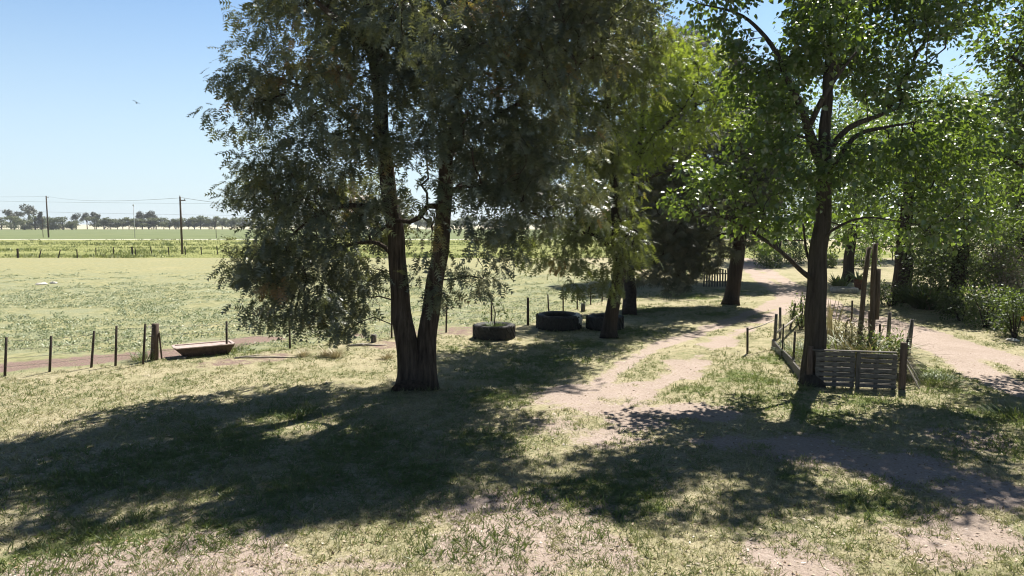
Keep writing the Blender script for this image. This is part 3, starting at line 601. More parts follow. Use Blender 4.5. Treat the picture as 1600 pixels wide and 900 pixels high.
# dark conifers along the track
Y4 = G(1145, 475).y
b4 = [blob(px, py, Y4 + dy, rx, ry, rz) for px, py, dy, rx, ry, rz in [
    (1060, 410, -2.5, 1.7, 1.6, 1.2), (1020, 420, -3.2, 1.2, 1.5, 1.0), (1095, 390, -1.8, 1.6, 1.8, 1.3), (1040, 350, -2.6, 2.2, 2, 1.6), (1100, 320, -1, 2.2, 2.4, 1.8), (1150, 350, -.5, 1.7, 2, 1.4), (1160, 290, 0, 1.8, 2.2, 1.7), (1110, 250, 0, 2.2, 2.4, 1.6), (1155, 210, .3, 1.8, 2.2, 1.4), (1040, 270, -1.6, 2.0, 2, 1.8), (1050, 440, -2.8, .9, .9, .5), (1190, 250, .8, 1.3, 1.6, 1.6)]]
s4 = [[gs(1142, 476, .55), st(1144, 462, Y4, .42), st(1149, 420, Y4, .38), st(1157, 370, Y4, .34), st(1155, 300, Y4, .28), st(1145, 220, Y4, .12), st(1140, 180, Y4, .05)],
      [st(1155, 350, Y4, .16), st(1115, 330, Y4 - 1, .12), st(1070, 345, Y4 - 2, .08), st(1040, 385, Y4 - 2.6, .05)], [st(1156, 375, Y4, .1), st(1135, 365, Y4 - 1, .07), st(1110, 375, Y4 - 1.6, .04)]]
make_tree('cypress', 'dark dense conifer with a leaning trunk and low hanging boughs beside the track', s4, b4, 'x', clumps=460, per=22, clump_r=.5, leaf_len=.42, bark='dark_bark', leafm='conifer_leaf', tmpl=NEEDLE, seed=41, start=3, droop=.5, minz=1.2)
Y4b = 56
b4b = [blob(px, py, Y4b + dy, rx, ry, rz) for px, py, dy, rx, ry, rz in [(1060, 340, 0, 3.2, 3, 2.4), (1010, 330, 0, 3, 3, 2.4), (1110, 110, 0, 2.8, 3, 2), (1060, 90, 0, 2.4, 3, 1.8), (1050, 220, 0, 3.4, 3, 3), (1130, 200, 0, 3, 3, 3), (1180, 170, 0, 2.6, 3, 2.6), (1170, 280, 0, 2.8, 3, 2.6), (1030, 400, 0, 2, 2.4, 1.2), (1000, 230, 0, 2.6, 3, 2.6)]]
s4b = [[gs(1062, 436, .5), st(1064, 400, Y4b, .4), st(1075, 300, Y4b, .3), st(1085, 180, Y4b, .18), st(1090, 90, Y4b, .08)]]
make_tree('casuarina', 'brownish green wispy tree whose tops show above the yellow green one', s4b, b4b, 'x', clumps=520, per=26, clump_r=.85, leaf_len=.65, bark='dark_bark', leafm='casuarina_leaf', tmpl=NEEDLE, seed=43, start=3, droop=.2, minz=1.6)

# poplar in the pen
Y5 = G(1270, 602).y + .35
PB = [(1120, 10, .2, .9, 1.2, .35), (1160, 30, 0, .9, 1.2, .5), (1200, 70, -.6, 1.0, 1.2, .8, 1.4), (1190, 140, -.4, .8, 1.0, .7, 1.4), (1230, 110, .5, 1.0, 1.1, .9, 1.3), (1260, 200, -.9, .8, .7, .7, 1.2), (1200, 0, -.2, 1.2, 1.4, .9), (1260, 60, -1.2, 1.3, 1.2, 1.0), (1250, 150, -1.0, 1.0, .9, .8), (1290, 120, 1.4, 1.4, 1.4, 1.1),
      (1330, 90, -.8, 1.2, 1.2, .9), (1330, 20, 0, 1.6, 2, 1.1), (1400, 60, 0, 1.3, 1.6, .9), (1380, 120, -.2, .95, 1.2, .6), (1450, 20, .2, 1.2, 1.5, .8), (1500, -10, .2, 1.1, 1.4, .7), (1250, -30, 0, 1.7, 2, 1.1),
      (1210, 200, .4, .9, 1.2, .8), (1180, 240, -.4, .85, 1.0, .6), (1130, 290, -.6, .9, 1.0, .55), (1075, 320, -.6, .6, .8, .4), (1100, 260, -.2, .85, .9, .5), (1180, 310, -.9, .95, 1.0, .65), (1150, 345, -.6, .7, .8, .35), (1220, 280, -1.0, .8, .9, .8), (1230, 350, -1.0, .7, .8, .45), (1185, 362, .6, .8, .9, .4), (1305, 345, .8, .8, .9, .5),
      (1340, 270, -.8, 1.0, 1.0, .8), (1390, 235, -.2, 1.0, 1.1, .6, 1.4), (1450, 240, .3, 1.0, 1.1, .6, 1.3), (1400, 150, -.4, .8, .9, .4), (1420, 290, -.6, 1.0, 1.1, .7), (1350, 340, -.9, .95, 1.0, .5), (1420, 350, -.7, 1.0, 1.0, .45), (1480, 350, -.5, .9, 1.0, .4), (1480, 290, -.2, 1.0, 1.2, .7), (1440, 180, .1, .9, 1.2, .5), (1500, 220, 0, 1.0, 1.3, .8), (1290, 300, -1.2, .6, .5, 1.0),
      (1280, -70, 0, 1.7, 2.0, 1.0), (1370, -60, 0, 1.7, 1.8, 1.0), (1320, -110, 0, 1.3, 1.5, .8), (1180, -60, -.3, 1.2, 1.4, .8), (1110, -60, -.2, 1.1, 1.3, .7), (1060, -30, 0, .8, 1.0, .4), (1480, -60, 0, 1.3, 1.5, .8)]
b5 = [blob(px, py, Y5 + dy, rx, ry, rz, *wg) for px, py, dy, rx, ry, rz, *wg in PB]
s5 = [[gs(1267, 604, .4), st(1268, 585, Y5, .315), st(1273, 500, Y5, .28), st(1279, 420, Y5, .25), st(1284, 340, Y5, .215), st(1289, 250, Y5, .175), st(1292, 170, Y5, .14), st(1296, 90, Y5, .12), st(1305, -20, Y5, .07), st(1314, -110, Y5, .03)],
      [st(1286, 260, Y5, .16), st(1268, 215, Y5 - .3, .13), st(1255, 180, Y5 - .5, .1), st(1238, 140, Y5 - .6, .08), st(1205, 70, Y5 - .5, .06), st(1160, 25, Y5, .04), st(1090, 5, Y5 + .1, .015)],
      [st(1263, 200, Y5 - .35, .09), st(1283, 160, Y5 - .8, .075), st(1305, 125, Y5 - .9, .055), st(1340, 80, Y5 - .8, .03)],
      [st(1291, 240, Y5, .1), st(1325, 200, Y5 - .3, .08), st(1370, 182, Y5 - .3, .06), st(1415, 165, Y5, .04), st(1450, 158, Y5 + .1, .02)],
      [st(1288, 280, Y5, .08), st(1335, 215, Y5 - .5, .065), st(1380, 200, Y5 - .5, .045), st(1425, 192, Y5 - .4, .02)],
      [st(1275, 440, Y5, .09), st(1255, 425, Y5 - .2, .07), st(1215, 390, Y5 - .5, .055), st(1165, 357, Y5 - .6, .04), st(1130, 340, Y5 - .6, .02)],
      [st(1280, 380, Y5, .05), st(1300, 360, Y5 - .4, .04), st(1350, 340, Y5 - .9, .025), st(1430, 350, Y5 - .8, .015)],
      [st(1278, 430, Y5, .05), st(1262, 400, Y5 + .4, .04), st(1255, 350, Y5 + .5, .03)]]
make_tree('poplar', 'tall broad leaved poplar growing inside the fenced pen, its grey trunk leaning slightly', s5, b5, 'x', clumps=960, per=44, clump_r=.34, leaf_len=.118, bark='poplar_bark', leafm='poplar_leaf', tmpl=HEART, seed=51, start=2.2, droop=.55, minz=2.0, twig=.006, outward=.5, tint_sd=.14)

# a second poplar just outside the frame on the right: its boughs and shadow reach in
Y6 = 22.5
b6 = [blob(px, py, Y6 + dy, rx, ry, rz) for px, py, dy, rx, ry, rz in [(1560, 120, 0, 1.4, 1.8, 1.2), (1600, 40, 0, 1.6, 2, 1.2), (1540, 200, .3, 1.1, 1.4, .9), (1590, 220, -.3, 1.2, 1.5, 1.0), (1560, 290, .2, 1.1, 1.4, .8), (1620, 320, 0, 1.2, 1.5, .9), (1530, 350, .3, .8, 1, .4), (1680, 120, 0, 2, 2.2, 1.6), (1700, 0, 0, 2.2, 2.4, 1.6), (1690, 240, 0, 1.8, 2, 1.3), (1780, 100, 0, 2, 2.2, 1.8), (1760, -80, 0, 2.0, 2.2, 1.6), (1660, -110, 0, 2, 2.2, 1.4)]]
s6 = [[gs(1735, 571, .42), st(1730, 480, Y6, .3), st(1722, 380, Y6, .26), st(1715, 250, Y6, .2), st(1712, 100, Y6, .13), st(1715, -80, Y6, .05)],
      [st(1722, 360, Y6, .1), st(1650, 300, Y6, .08), st(1580, 250, Y6, .05), st(1530, 230, Y6, .03)], [st(1716, 250, Y6, .1), st(1650, 150, Y6, .07), st(1580, 90, Y6, .04)]]
make_tree('poplar', 'poplar whose leafy boughs reach in from the right edge above the road', s6, b6, 'x', clumps=520, per=38, clump_r=.45, leaf_len=.135, bark='poplar_bark', leafm='poplar_leaf', tmpl=HEART, seed=61, start=3.5, droop=.5, minz=2.5, twig=.006, outward=.5, tint_sd=.14)

def broad(name, label, base_px, trunk_px, r0, blobs, Ym=None, **k):
    Y = G(*base_px).y
    s = [[gs(base_px[0], base_px[1] + 1, r0 * 1.35)] + [st(px, py, Y, r0 * f) for (px, py), f in zip(trunk_px, (1, .9, .75, .5, .3, .15))]]
    bl = [blob(px, py, Y + dy, rx, ry, rz) for px, py, dy, rx, ry, rz in blobs]
    kk = dict(clumps=340, per=26, clump_r=.7, leaf_len=.26, bark='dark_bark', leafm='poplar_leaf', tmpl=OVAL, start=2.0, droop=.4, minz=1.8); kk.update(k)
    return make_tree(name, label, s, bl, 'x', **kk)
broad('broadleaf_tree', 'slim dark forked tree beside the round planter across the road', (1325, 440), [(1326, 425), (1328, 400), (1332, 340), (1335, 250)], .42, [(1330, 350, 0, 3, 3, 1.6), (1270, 330, 0, 2.6, 3, 1.6), (1390, 340, 0, 2.8, 3, 1.6), (1330, 260, 0, 4, 3.6, 2.6), (1260, 230, 0, 3, 3, 2.4), (1400, 240, 0, 3.2, 3, 2.6), (1340, 170, 0, 3, 3, 2.4), (1230, 310, 0, 2.2, 2.5, 1.8)], seed=71, leaf_len=.36, clump_r=.9, clumps=420)
broad('broadleaf_tree', 'stout dark trunked tree standing by the spiky shrub across the road', (1408, 472), [(1409, 450), (1411, 410), (1412, 380), (1420, 290), (1430, 190)], .52, [(1420, 370, 0, 2.4, 2.4, .9), (1370, 330, 0, 2.0, 2.2, 1.4), (1470, 330, 0, 2.4, 2.4, 1.5), (1420, 270, 0, 3, 3, 2.2), (1490, 230, 0, 2.8, 2.6, 2.2), (1360, 230, 0, 2.2, 2.4, 1.8), (1430, 180, 0, 2.8, 2.8, 2), (1520, 300, 0, 2.2, 2.4, 2.0)], seed=72, clumps=420)
broad('vine_covered_tree', 'bushy tree wrapped in dry grey vines on the right verge', (1488, 490), [(1490, 475), (1494, 450), (1500, 400), (1510, 340)], .42, [(1490, 430, -.4, 1.7, 1.6, .9), (1470, 390, -.2, 1.7, 1.7, 1.2), (1530, 400, -.3, 1.6, 1.6, 1.2), (1510, 350, 0, 2.2, 2.2, 1.2), (1450, 420, 0, .9, 1.2, .9), (1520, 440, 0, 1.2, 1.3, .7)], seed=73, leafm='bush_leaf', clumps=340, leaf_len=.17, clump_r=.45, minz=.9, start=1)
broad('broadleaf_tree', 'dark shaded tree at the right edge behind the vine covered tree', (1600, 462), [(1598, 430), (1594, 380), (1590, 300), (1585, 200)], .55, [(1560, 330, 0, 2.6, 2.6, 1.8), (1610, 280, 0, 3, 3, 2.4), (1560, 230, 0, 2.8, 2.8, 2.4), (1640, 360, 0, 2.4, 2.6, 1.8), (1600, 160, 0, 3, 3, 2.4), (1550, 380, .8, 1.4, 1.6, .9)], seed=74, leafm='bush_leaf', clumps=420)
# trees beyond the road that close the view
for i, (bx, by, lab, lm, bl) in enumerate([
    ((1215, 408), 408, 'round headed tree farther up the road behind the poplar trunk', 'bush_leaf', [(1215, 372, 0, 3.6, 3, 1.1), (1215, 330, 0, 4.5, 4, 2.4), (1190, 270, 0, 4.2, 4, 3), (1245, 260, 0, 4.4, 4, 3), (1215, 200, 0, 4, 4, 3)]),
    ((1365, 405), 405, 'tree behind the leaning poles beyond the far fence', 'poplar_leaf', [(1365, 374, 0, 4, 3, 1.0), (1365, 330, 0, 5, 4, 2.2), (1330, 270, 0, 4.5, 4, 3), (1400, 260, 0, 4.6, 4, 3), (1365, 200, 0, 4.4, 4, 3)]),
    ((1480, 404), 404, 'spreading tree beyond the far fence behind the vine covered tree', 'bush_leaf', [(1480, 374, 0, 4.4, 3, 1.1), (1480, 330, 0, 5, 4, 2.4), (1440, 260, 0, 4.8, 4, 3), (1520, 250, 0, 5, 4, 3.2), (1480, 180, 0, 4.8, 4, 3)]),
    ((1580, 402), 402, 'spreading tree beyond the far fence nearest the right edge', 'far_leaf', [(1580, 374, 0, 4.6, 3, 1.2), (1580, 330, 0, 5.4, 4, 2.6), (1540, 250, 0, 5, 4, 3), (1620, 250, 0, 5.4, 4, 3.2), (1590, 170, 0, 5, 4, 3)])]):
    broad('broadleaf_tree', lab, bx, [(bx[0], by - 15), (bx[0] + 2, by - 50), (bx[0] + 4, by - 120), (bx[0], by - 200)], .4, bl, seed=81 + i, leafm=lm, clumps=230, per=26, leaf_len=.6, clump_r=1.3, minz=2.0, group='trees beyond the far fence')

# ------------------------------------------------------------------ far tree line: every tree its own thing
def far_tree(kind, seed):
    r = np.random.default_rng(seed); t = bpy.data.objects.new({'gum': 'gum_tree', 'pine': 'pine_tree'}.get(kind, 'field_tree'), None); COL.objects.link(t)
    mb = MB(); H = 12
    if kind == 'gum':
        cs = [(r.normal() * 2.2, r.normal() * 2, r.uniform(6.5, 11.5), r.uniform(1.2, 2.2)) for _ in range(7)]; base_r = .3
    elif kind == 'pine':
        cs = [(r.normal() * .5, r.normal() * .5, 1.5 + 1.15 * k, 3.6 * (1 - k / 10.5)) for k in range(10)]; base_r = .35
    elif kind == 'thicket':
        cs = [(r.normal() * 2.8, r.normal() * 2.2, r.uniform(1.2, 9.0), r.uniform(2, 3.2)) for _ in range(13)]; base_r = .35
    else:
        cs = [(r.normal() * 2.2, r.normal() * 2, r.uniform(2.6, 10.2), r.uniform(1.6, 2.6)) for _ in range(13)]; base_r = .25
    mb.tube([(0, 0, 0), (.1, 0, 3), (.2, .1, 6), (0, .1, 9.5)], [base_r * 1.2, base_r, base_r * .7, .06], 6)
    for c in cs:
        a = Vector((.1, 0, max(1.5, c[2] * .6 - .5))); mb.tube([a, (a + Vector(c[:3])) / 2 + Vector((0, 0, .3)), c[:3]], [.12, .09, .04], 4, cap=False)
    mb.build('trunk', M['dark_bark'], t)
    per = 90; P = []; T_ = []
    for c in cs:
        d = unit(r.normal(size=(per, 3))) * r.uniform(.2, 1, (per, 1)) ** .4 * c[3]; d[:, 2] *= .75
        P.append(np.array(c[:3]) + d); T_.append(np.clip(r.uniform(.25, .75) + r.normal(size=per) * .12, 0, 1))
    P = np.vstack(P); n = len(P); T_ = np.concatenate(T_); k = P[:, 2] > .5; P, T_ = P[k], T_[k]; n = len(P)
    scatter('crown', P, r.normal(size=(n, 3)) + np.array((0, 0, -.2)), r.normal(size=(n, 3)) + np.array((0, 0, .6)), r.uniform(.7, 1.5, n), OVAL if kind != 'pine' else NEEDLE, M['far_gum_leaf' if kind == 'gum' else 'conifer_leaf' if kind == 'pine' else 'far_leaf'], T_, t)
    return t
PROTO = {'gum': [far_tree('gum', 1), far_tree('gum', 2)], 'pine': [far_tree('pine', 3)], 'thicket': [far_tree('thicket', 4), far_tree('thicket', 5), far_tree('thicket', 6)], 'row': [far_tree('row', 7), far_tree('row', 8), far_tree('row', 9), far_tree('row', 10)]}
USED = {}
ORD = 'first second third fourth fifth sixth seventh eighth ninth tenth eleventh twelfth thirteenth fourteenth fifteenth sixteenth seventeenth eighteenth nineteenth twentieth'.split()
def put_far(kind, px, hpx, Y, label, group, cat='tree'):
    v = rnd.randrange(len(PROTO[kind])); p = PROTO[kind][v]
    o = p if not USED.get((kind, v)) else copy_tree(p); USED[(kind, v)] = 1
    q = W(px, 351, Y); o.location = (q.x, Y, 0); s = hpx * .9 * mpp(Y) / 12; sx = s * (rnd.uniform(1.15, 1.6) if kind in ('row', 'thicket') else rnd.uniform(.95, 1.2)); o.scale = (sx, sx, s); o.rotation_euler = (0, 0, rnd.uniform(0, 6.28))
    tag(o, label, cat, group)
GRP = 'trees of the distant tree line'
thick = [(-30, 24), (2, 25), (22, 27), (38, 24), (55, 28), (83, 24), (98, 26), (112, 20), (-60, 26)]
labs = ['leafy tree just left of the frame in the distant thicket', 'low round tree at the left end of the distant thicket', 'tree under the smaller tall gum in the distant thicket', 'dark tree under the taller tall gum in the distant thicket', 'thick tree left of the dark conical pine on the horizon',
        'tree just right of the tall far pole in the distant thicket', 'pale green tree in the distant thicket before the open row', 'low tree closing the right end of the distant thicket', 'outer leafy tree left of the frame in the distant thicket']
for (px, h), l in zip(thick, labs): put_far('thicket', px, h, 560 + rnd.uniform(-20, 20), l, GRP)
for px, h, l in [(17, 34, 'smaller of the two tall gums above the distant thicket'), (46, 42, 'tallest gum standing above the distant thicket'), (119, 27, 'thin gum right of the distant thicket'), (136, 28, 'broad gum in the gap right of the distant thicket'), (148, 30, 'gum with a high crown beside the start of the distant row'),
                 (222, 30, 'tall gum showing above the row behind the pale mast'), (232, 31, 'twin topped gum rising above the middle of the distant row'), (240, 26, 'shorter gum above the middle of the distant row')]: put_far('gum', px, h, 600, l, GRP)
put_far('pine', 64, 30, 545, 'dark conical pine left of the tall far pole', GRP, 'pine tree')
k = 0
for px in np.arange(152, 352, 10.2):
    put_far('row', px + rnd.uniform(-2, 2), rnd.uniform(19, 25), 590 + rnd.uniform(-8, 8), '%s tree from the left in the evenly planted distant row' % ORD[k], GRP); k += 1
for px in list(np.arange(362, 1220, 17)) + list(np.arange(1230, 1700, 24)) + [-90, -120, -150]:
    put_far('row' if rnd.random() < .7 else 'thicket', px + rnd.uniform(-4, 4), rnd.uniform(19, 27), 590 + rnd.uniform(-12, 12), 'distant row tree glimpsed only through gaps in the near foliage', 'distant row trees behind the near foliage')

# ================================================================== POLES AND WIRES
def util_pole(name, base, H, r, label, cat='utility pole', arm=False, mat_='pole_wood', lamp=False):
    t = thing(name, base, label, cat)
    MB().tube([(0, 0, -.2), (0, 0, H * .5), (.02, 0, H)], [r, r * .85, r * .7], 10).build('pole_shaft', M[mat_], t, True)
    if arm:
        ca = MB().box((.35, 0, H - .55), (.9, .12, .14)).build('crossarm', M[mat_], t)
        for x in (0.0, .7): MB().lathe([(0, 0), (.05, 0), (.07, .06), (.04, .1), (.06, .15), (0, .2)], (x, 0, H - .48 if x else H), 10).build('insulator', M['concrete'], ca, True)
    if lamp: MB().box((0, 0, H + .2), (.5, .3, .4), taper=.7).build('mast_head', M['white_metal'], t)
    return t
p1 = G(285, 397); util_pole('utility_pole', p1, 89 * mpp(p1.y), .17, 'dark wooden utility pole standing at the near edge of the tall verge grass', arm=True)
Yp = G(76, 371).y; p2 = G(76, 371); util_pole('utility_pole', p2, 64 * mpp(Yp), .26, 'tall slim utility pole in front of the distant thicket', arm=True)
p3 = G(211, 372); util_pole('mast', p3, 50 * mpp(p3.y), .12, 'pale thin mast with a small head standing in the far field', 'mast', mat_='white_metal', lamp=True)
p4 = G(67.5, 371); util_pole('field_pole', p4, 31 * mpp(p4.y), .1, 'short thin pole just left of the tall far utility pole', 'pole')
p5 = G(338, 372); util_pole('field_pole', p5, 32 * mpp(p5.y), .1, 'short thin pole in the far field near the big tree', 'pole')
def sag(a, b, s, n=14): return [a.lerp(b, i / n) + Vector((0, 0, -s * 4 * (i / n) * (1 - i / n))) for i in range(n + 1)]
ends = [(W(-260, 300, 330), W(75, 307, p2.y)), (W(75, 307, p2.y), W(285, 309, p1.y)), (W(285, 309, p1.y), W(700, 330, 85))]
for a, b in ends: pass
pl = thing('power_line', (0, 0, 0), 'thin upper power wire strung between the wooden utility poles', 'power line')
for a, b in ends: MB().tube(sag(a, b, .9), .022, 4).build('wire', M['wire'], pl)
pl = thing('power_line', (0, 0, 0), 'faint lower power wires crossing the sky over the distant thicket', 'power line')
for (x0, y0, x1, y1) in ((-100, 312, 420, 318), (-100, 326, 420, 337)): MB().tube(sag(W(x0, y0, 260), W(x1, y1, 260), .4), .028, 4).build('wire', M['wire'], pl)

# ================================================================== FENCES
def stake(mb, base, top, r, n=7): mb.tube([base, base.lerp(top, .5), top], [r, r * .97, r * .9], n)
fence = thing('wire_fence', (0, 0, 0), 'stake and wire fence running along the near edge of the paddock', 'fence')
TOP = {7: (10, 527), 77: (80, 525), 142: (147, 517), 180: (182, 509), 223: (227, 506), 354: (354, 502), 453: (452, 496), 524: (524, 490), 612: (612, 485), 697: (698, 477), 768: (768, 470), 825: (825, 465), 858: (856, 460), 880: (880, 453), 902: (902, 449), 923: (923, 445), 941: (941, 443)}
wl = [[] for _ in range(4)]
for (px, py) in FENCE_PX:
    g = G(px, py); tp = TOP.get(px)
    if px == 241: top = W(243, 506, g.y)
    elif tp: top = W(tp[0], tp[1], g.y)
    else: top = g + Vector((.05, 0, 1.2))
    mb = MB(); r = .038 if px not in (825,) else .06
    if px == 241:
        mb.tube([g + Vector((0, 0, -.1)), g.lerp(top, .5), top], [.13, .115, .11], 10, flute=.05); o = mb.build('post', M['post_wood'], fence, True); o['label'] = 'thick weathered strainer post beside the trough'
        MB().tube([g + Vector((.2, .1, 0)), g.lerp(top, .75) + Vector((.13, 0, 0))], .03, 6).build('brace', M['post_wood'], fence)
        for zz in (.35, .8, 1.12):
            cl = MB(); cl.tube([Vector(g) + Vector((.13 * math.cos(a), .13 * math.sin(a), zz)) for a in np.linspace(0, 6.28, 13)], .01, 4)
            cl.build('wire_wrap', M['wire'], o)
    else:
        stake(mb, g + Vector((0, 0, -.1)), top, r); mb.build('post', M['stake'], fence, True)
    for k in range(4): wl[k].append(g.lerp(top, .25 + .22 * k) + Vector((0, -.04, 0)))
for k in range(4): MB().tube([p for p in wl[k]], .0045, 4).build('wire', M['wire'], fence)

vf = thing('verge_fence', (0, 0, 0), 'straggling old post fence along the edge of the tall verge grass', 'fence')
for i, px in enumerate([-90, -40, 28, 61, 91, 121, 150, 178, 207, 212, 237, 264, 290, 315, 340, 370, 410, 450, 500, 550, 600]):
    g = G(px, 403 if px < 130 else 400 - (px - 130) * .012); h = (1.25 if px in (28, 207) else rnd.uniform(1.05, 1.3)); lean = Vector(((.35 if px in (61, 91) else rnd.uniform(-.1, .1)), 0, h))
    mb = MB(); stake(mb, g, g + lean, .14 if px in (28, 207) else .08, 6); mb.build('post', M['stake'], vf)
rf = thing('road_fence', (0, 0, 0), 'thin post and wire fence far across the road behind the trunks', 'fence'); pts = []
for px in np.arange(1130, 1700, 24):
    g = G(px, 408); mb = MB(); stake(mb, g, g + Vector((rnd.uniform(-.05, .05), 0, 1.35)), .06, 6); mb.build('post', M['stake'], rf); pts.append(g)
for z in (.5, .85, 1.2): MB().tube([p + Vector((0, -.07, z)) for p in pts], .008, 4).build('wire', M['wire'], rf)
pk = thing('picket_fence', G(1100, 448), 'short run of pale upright pickets behind the leaning conifer trunk', 'fence'); b = G(1100, 448)
for i in range(13):
    x = i * .19; h = 1.25 + rnd.uniform(-.12, .12); MB().box((x, 0, h / 2), (.11, .03, h), Matrix.Rotation(rnd.uniform(-.05, .05), 3, 'Y')).build('picket', M['grey_wood_v'], pk)
for z in (.35, .95): MB().box((1.15, .04, z), (2.5, .04, .08)).build('rail', M['grey_wood'], pk)

# ================================================================== THE PEN ROUND THE POPLAR
FL, FR = G(1264, 603), G(1409, 609); LR = G(1210, 542); B1 = G(1250, 503); B2 = G(1330, 508); R2 = G(1387, 537); R1 = G(1419, 557)
pen = thing('garden_pen', FL, 'ramshackle pen of grey pallets, stakes and wire round the poplar', 'pen'); O_ = Vector(FL)
def loc(p): return Vector(p) - O_
def post(a, h, r, name='post', m='grey_wood_v', lean=(0, 0)):
    mb = MB(); a = loc(a); mb.tube([a + Vector((0, 0, -.1)), a + Vector((lean[0] * .5, lean[1] * .5, h * .5)), a + Vector((lean[0], lean[1], h))], [r, r * .97, r * .92], 8, flute=.05, seed=a.x); return mb.build(name, M[m], pen, True)
ang = math.atan2(FR.y - FL.y, FR.x - FL.x); Rz = Matrix.Rotation(ang, 3, 'Z'); Lf = (FR - FL).length
post(FL, 1.12, .085, 'corner_post', 'post_wood'); 
mbp = MB(); mbp.box(loc(FR) + Vector((0, 0, .62)), (.145, .145, 1.36), Rz); mbp.build('corner_post', M['post_wood'], pen, bevel=.012)
pw = (Lf - .34) / 2
for k in range(2):
    c0 = loc(FL) + Rz @ Vector((.14 + pw * .5 + k * (pw + .03), -.02, 0)); R_ = Rz @ Matrix.Rotation(.008 if k else -.01, 3, 'Y')
    top = .99 - .02 * k
    pal = MB()
    for j, z in enumerate(np.linspace(.09, top - .05, 7)):
        pal.box(c0 + R_ @ Vector((rnd.uniform(-.01, .01), -.055, z)), (pw - .01, .02, .106 + rnd.uniform(-.014, .01)), R_ @ Matrix.Rotation(rnd.uniform(-.012, .012), 3, 'Y'))
    po = pal.build('pallet_slats', M['grey_wood'], pen)
    for x in (-pw / 2 + .06, 0, pw / 2 - .06):
        MB().box(c0 + R_ @ Vector((x, .005, top / 2)), (.085, .09, top), R_).build('pallet_bearer', M['grey_wood_v'], pen)
    bk = MB()
    for z in np.linspace(.1, top - .06, 3): bk.box(c0 + R_ @ Vector((0, .062, z)), (pw - .02, .02, .09), R_)
    bk.build('pallet_back', M['grey_wood'], pen)
MB().box(loc(FL.lerp(FR, .5)) + Vector((0, -.12, .52)), (.09, .03, 1.02), Rz).build('middle_batten', M['grey_wood_v'], pen)
MB().box(loc(FL.lerp(FR, .5)) + Vector((-.1, -.05, 1.035)), (Lf - .25, .11, .03), Rz).build('top_rail', M['grey_wood'], pen)
# left side: low boards, stakes, netting and a rail
side = [FL, FL.lerp(LR, .33), FL.lerp(LR, .66), LR]
for a, b in zip(side[:-1], side[1:]):
    d = b - a; R_ = Matrix.Rotation(math.atan2(d.y, d.x), 3, 'Z'); mid = loc(a.lerp(b, .5)) + Vector((-.06 + rnd.uniform(-.03, .03), 0, .13)); MB().box(mid, (d.length * .985, .06, .3), R_ @ Matrix.Rotation(rnd.uniform(-.02, .02), 3, 'Y')).build('edging_board', M['grey_wood'], pen)
for a, h, r, l in [(LR, 1.22, .06, (.03, 0)), (G(1219, 527), 1.2, .055, (-.04, 0)), (G(1234, 514), 1.1, .05, (.2, 0)), (B1, 1.1, .05, (.02, 0)), (FL.lerp(LR, .4), 1.15, .035, (.03, 0)), (FL.lerp(LR, .72), 1.1, .03, (0, 0)), (G(1285, 500), 1.1, .04, (.05, 0)), (B2, 1.1, .045, (0, 0)), (R2, 1.2, .07, (.02, 0)), (R1, 1.28, .07, (.1, .05)), (G(1374, 530), .6, .045, (0, 0)), (R1.lerp(FR, .55), 1.05, .05, (.04, 0)), (G(1358, 522), .95, .035, (-.05, 0))]:
    post(a, h, r, 'stake', 'grey_wood_v' if r > .05 else 'stake', l)
mb = MB(); a, b = loc(LR) + Vector((.05, -.05, .55)), loc(B1) + Vector((.05, 0, .45)); mb.tube([a, a.lerp(b, .5) + Vector((0, 0, -.05)), b], .045, 6); mb.build('rail', M['pale_wood'], pen, True)
def netting(a, b, z0, z1, nx, nz, name='netting'):
    mb = MB(); a, b = loc(a), loc(b)
    for i in range(nx + 1):
        p = a.lerp(b, i / nx); mb.tube([p + Vector((0, 0, z0)), p + Vector((rnd.uniform(-.02, .02), rnd.uniform(-.02, .02), (z0 + z1) / 2)), p + Vector((0, 0, z1))], .0032, 3, cap=False)
    for j in range(nz + 1):
        z = z0 + (z1 - z0) * j / nz; mb.tube([a.lerp(b, t) + Vector((rnd.uniform(-.015, .015), 0, z - .05 * math.sin(t * 3.14))) for t in np.linspace(0, 1, 9)], .004, 3, cap=False)
    mb.build(name, M['wire'], pen)
netting(FL, LR, .25, 1.05, 26, 6); netting(R1, R2, .1, 1.1, 16, 5); netting(FR, R1, .1, 1.1, 18, 5); netting(LR, B1, .1, .95, 20, 5)
# sticks and boards sagging against the right side
st_ = MB()
for k in range(11):
    t = k / 10; a = loc(FR.lerp(R1, .06 + .6 * t)) + Vector((.02, 0, .75 - .35 * t + rnd.uniform(-.06, .06))); b = loc(FR.lerp(R1, .02 + .62 * t)) + Vector((.38 + .25 * t + rnd.uniform(-.08, .08), -.05, .015)); st_.box((a + b) / 2, (.05, .03, (a - b).length), (a - b).to_track_quat('Z', 'Y').to_matrix())
st_.build('leaning_sticks', M['pale_wood'], pen)

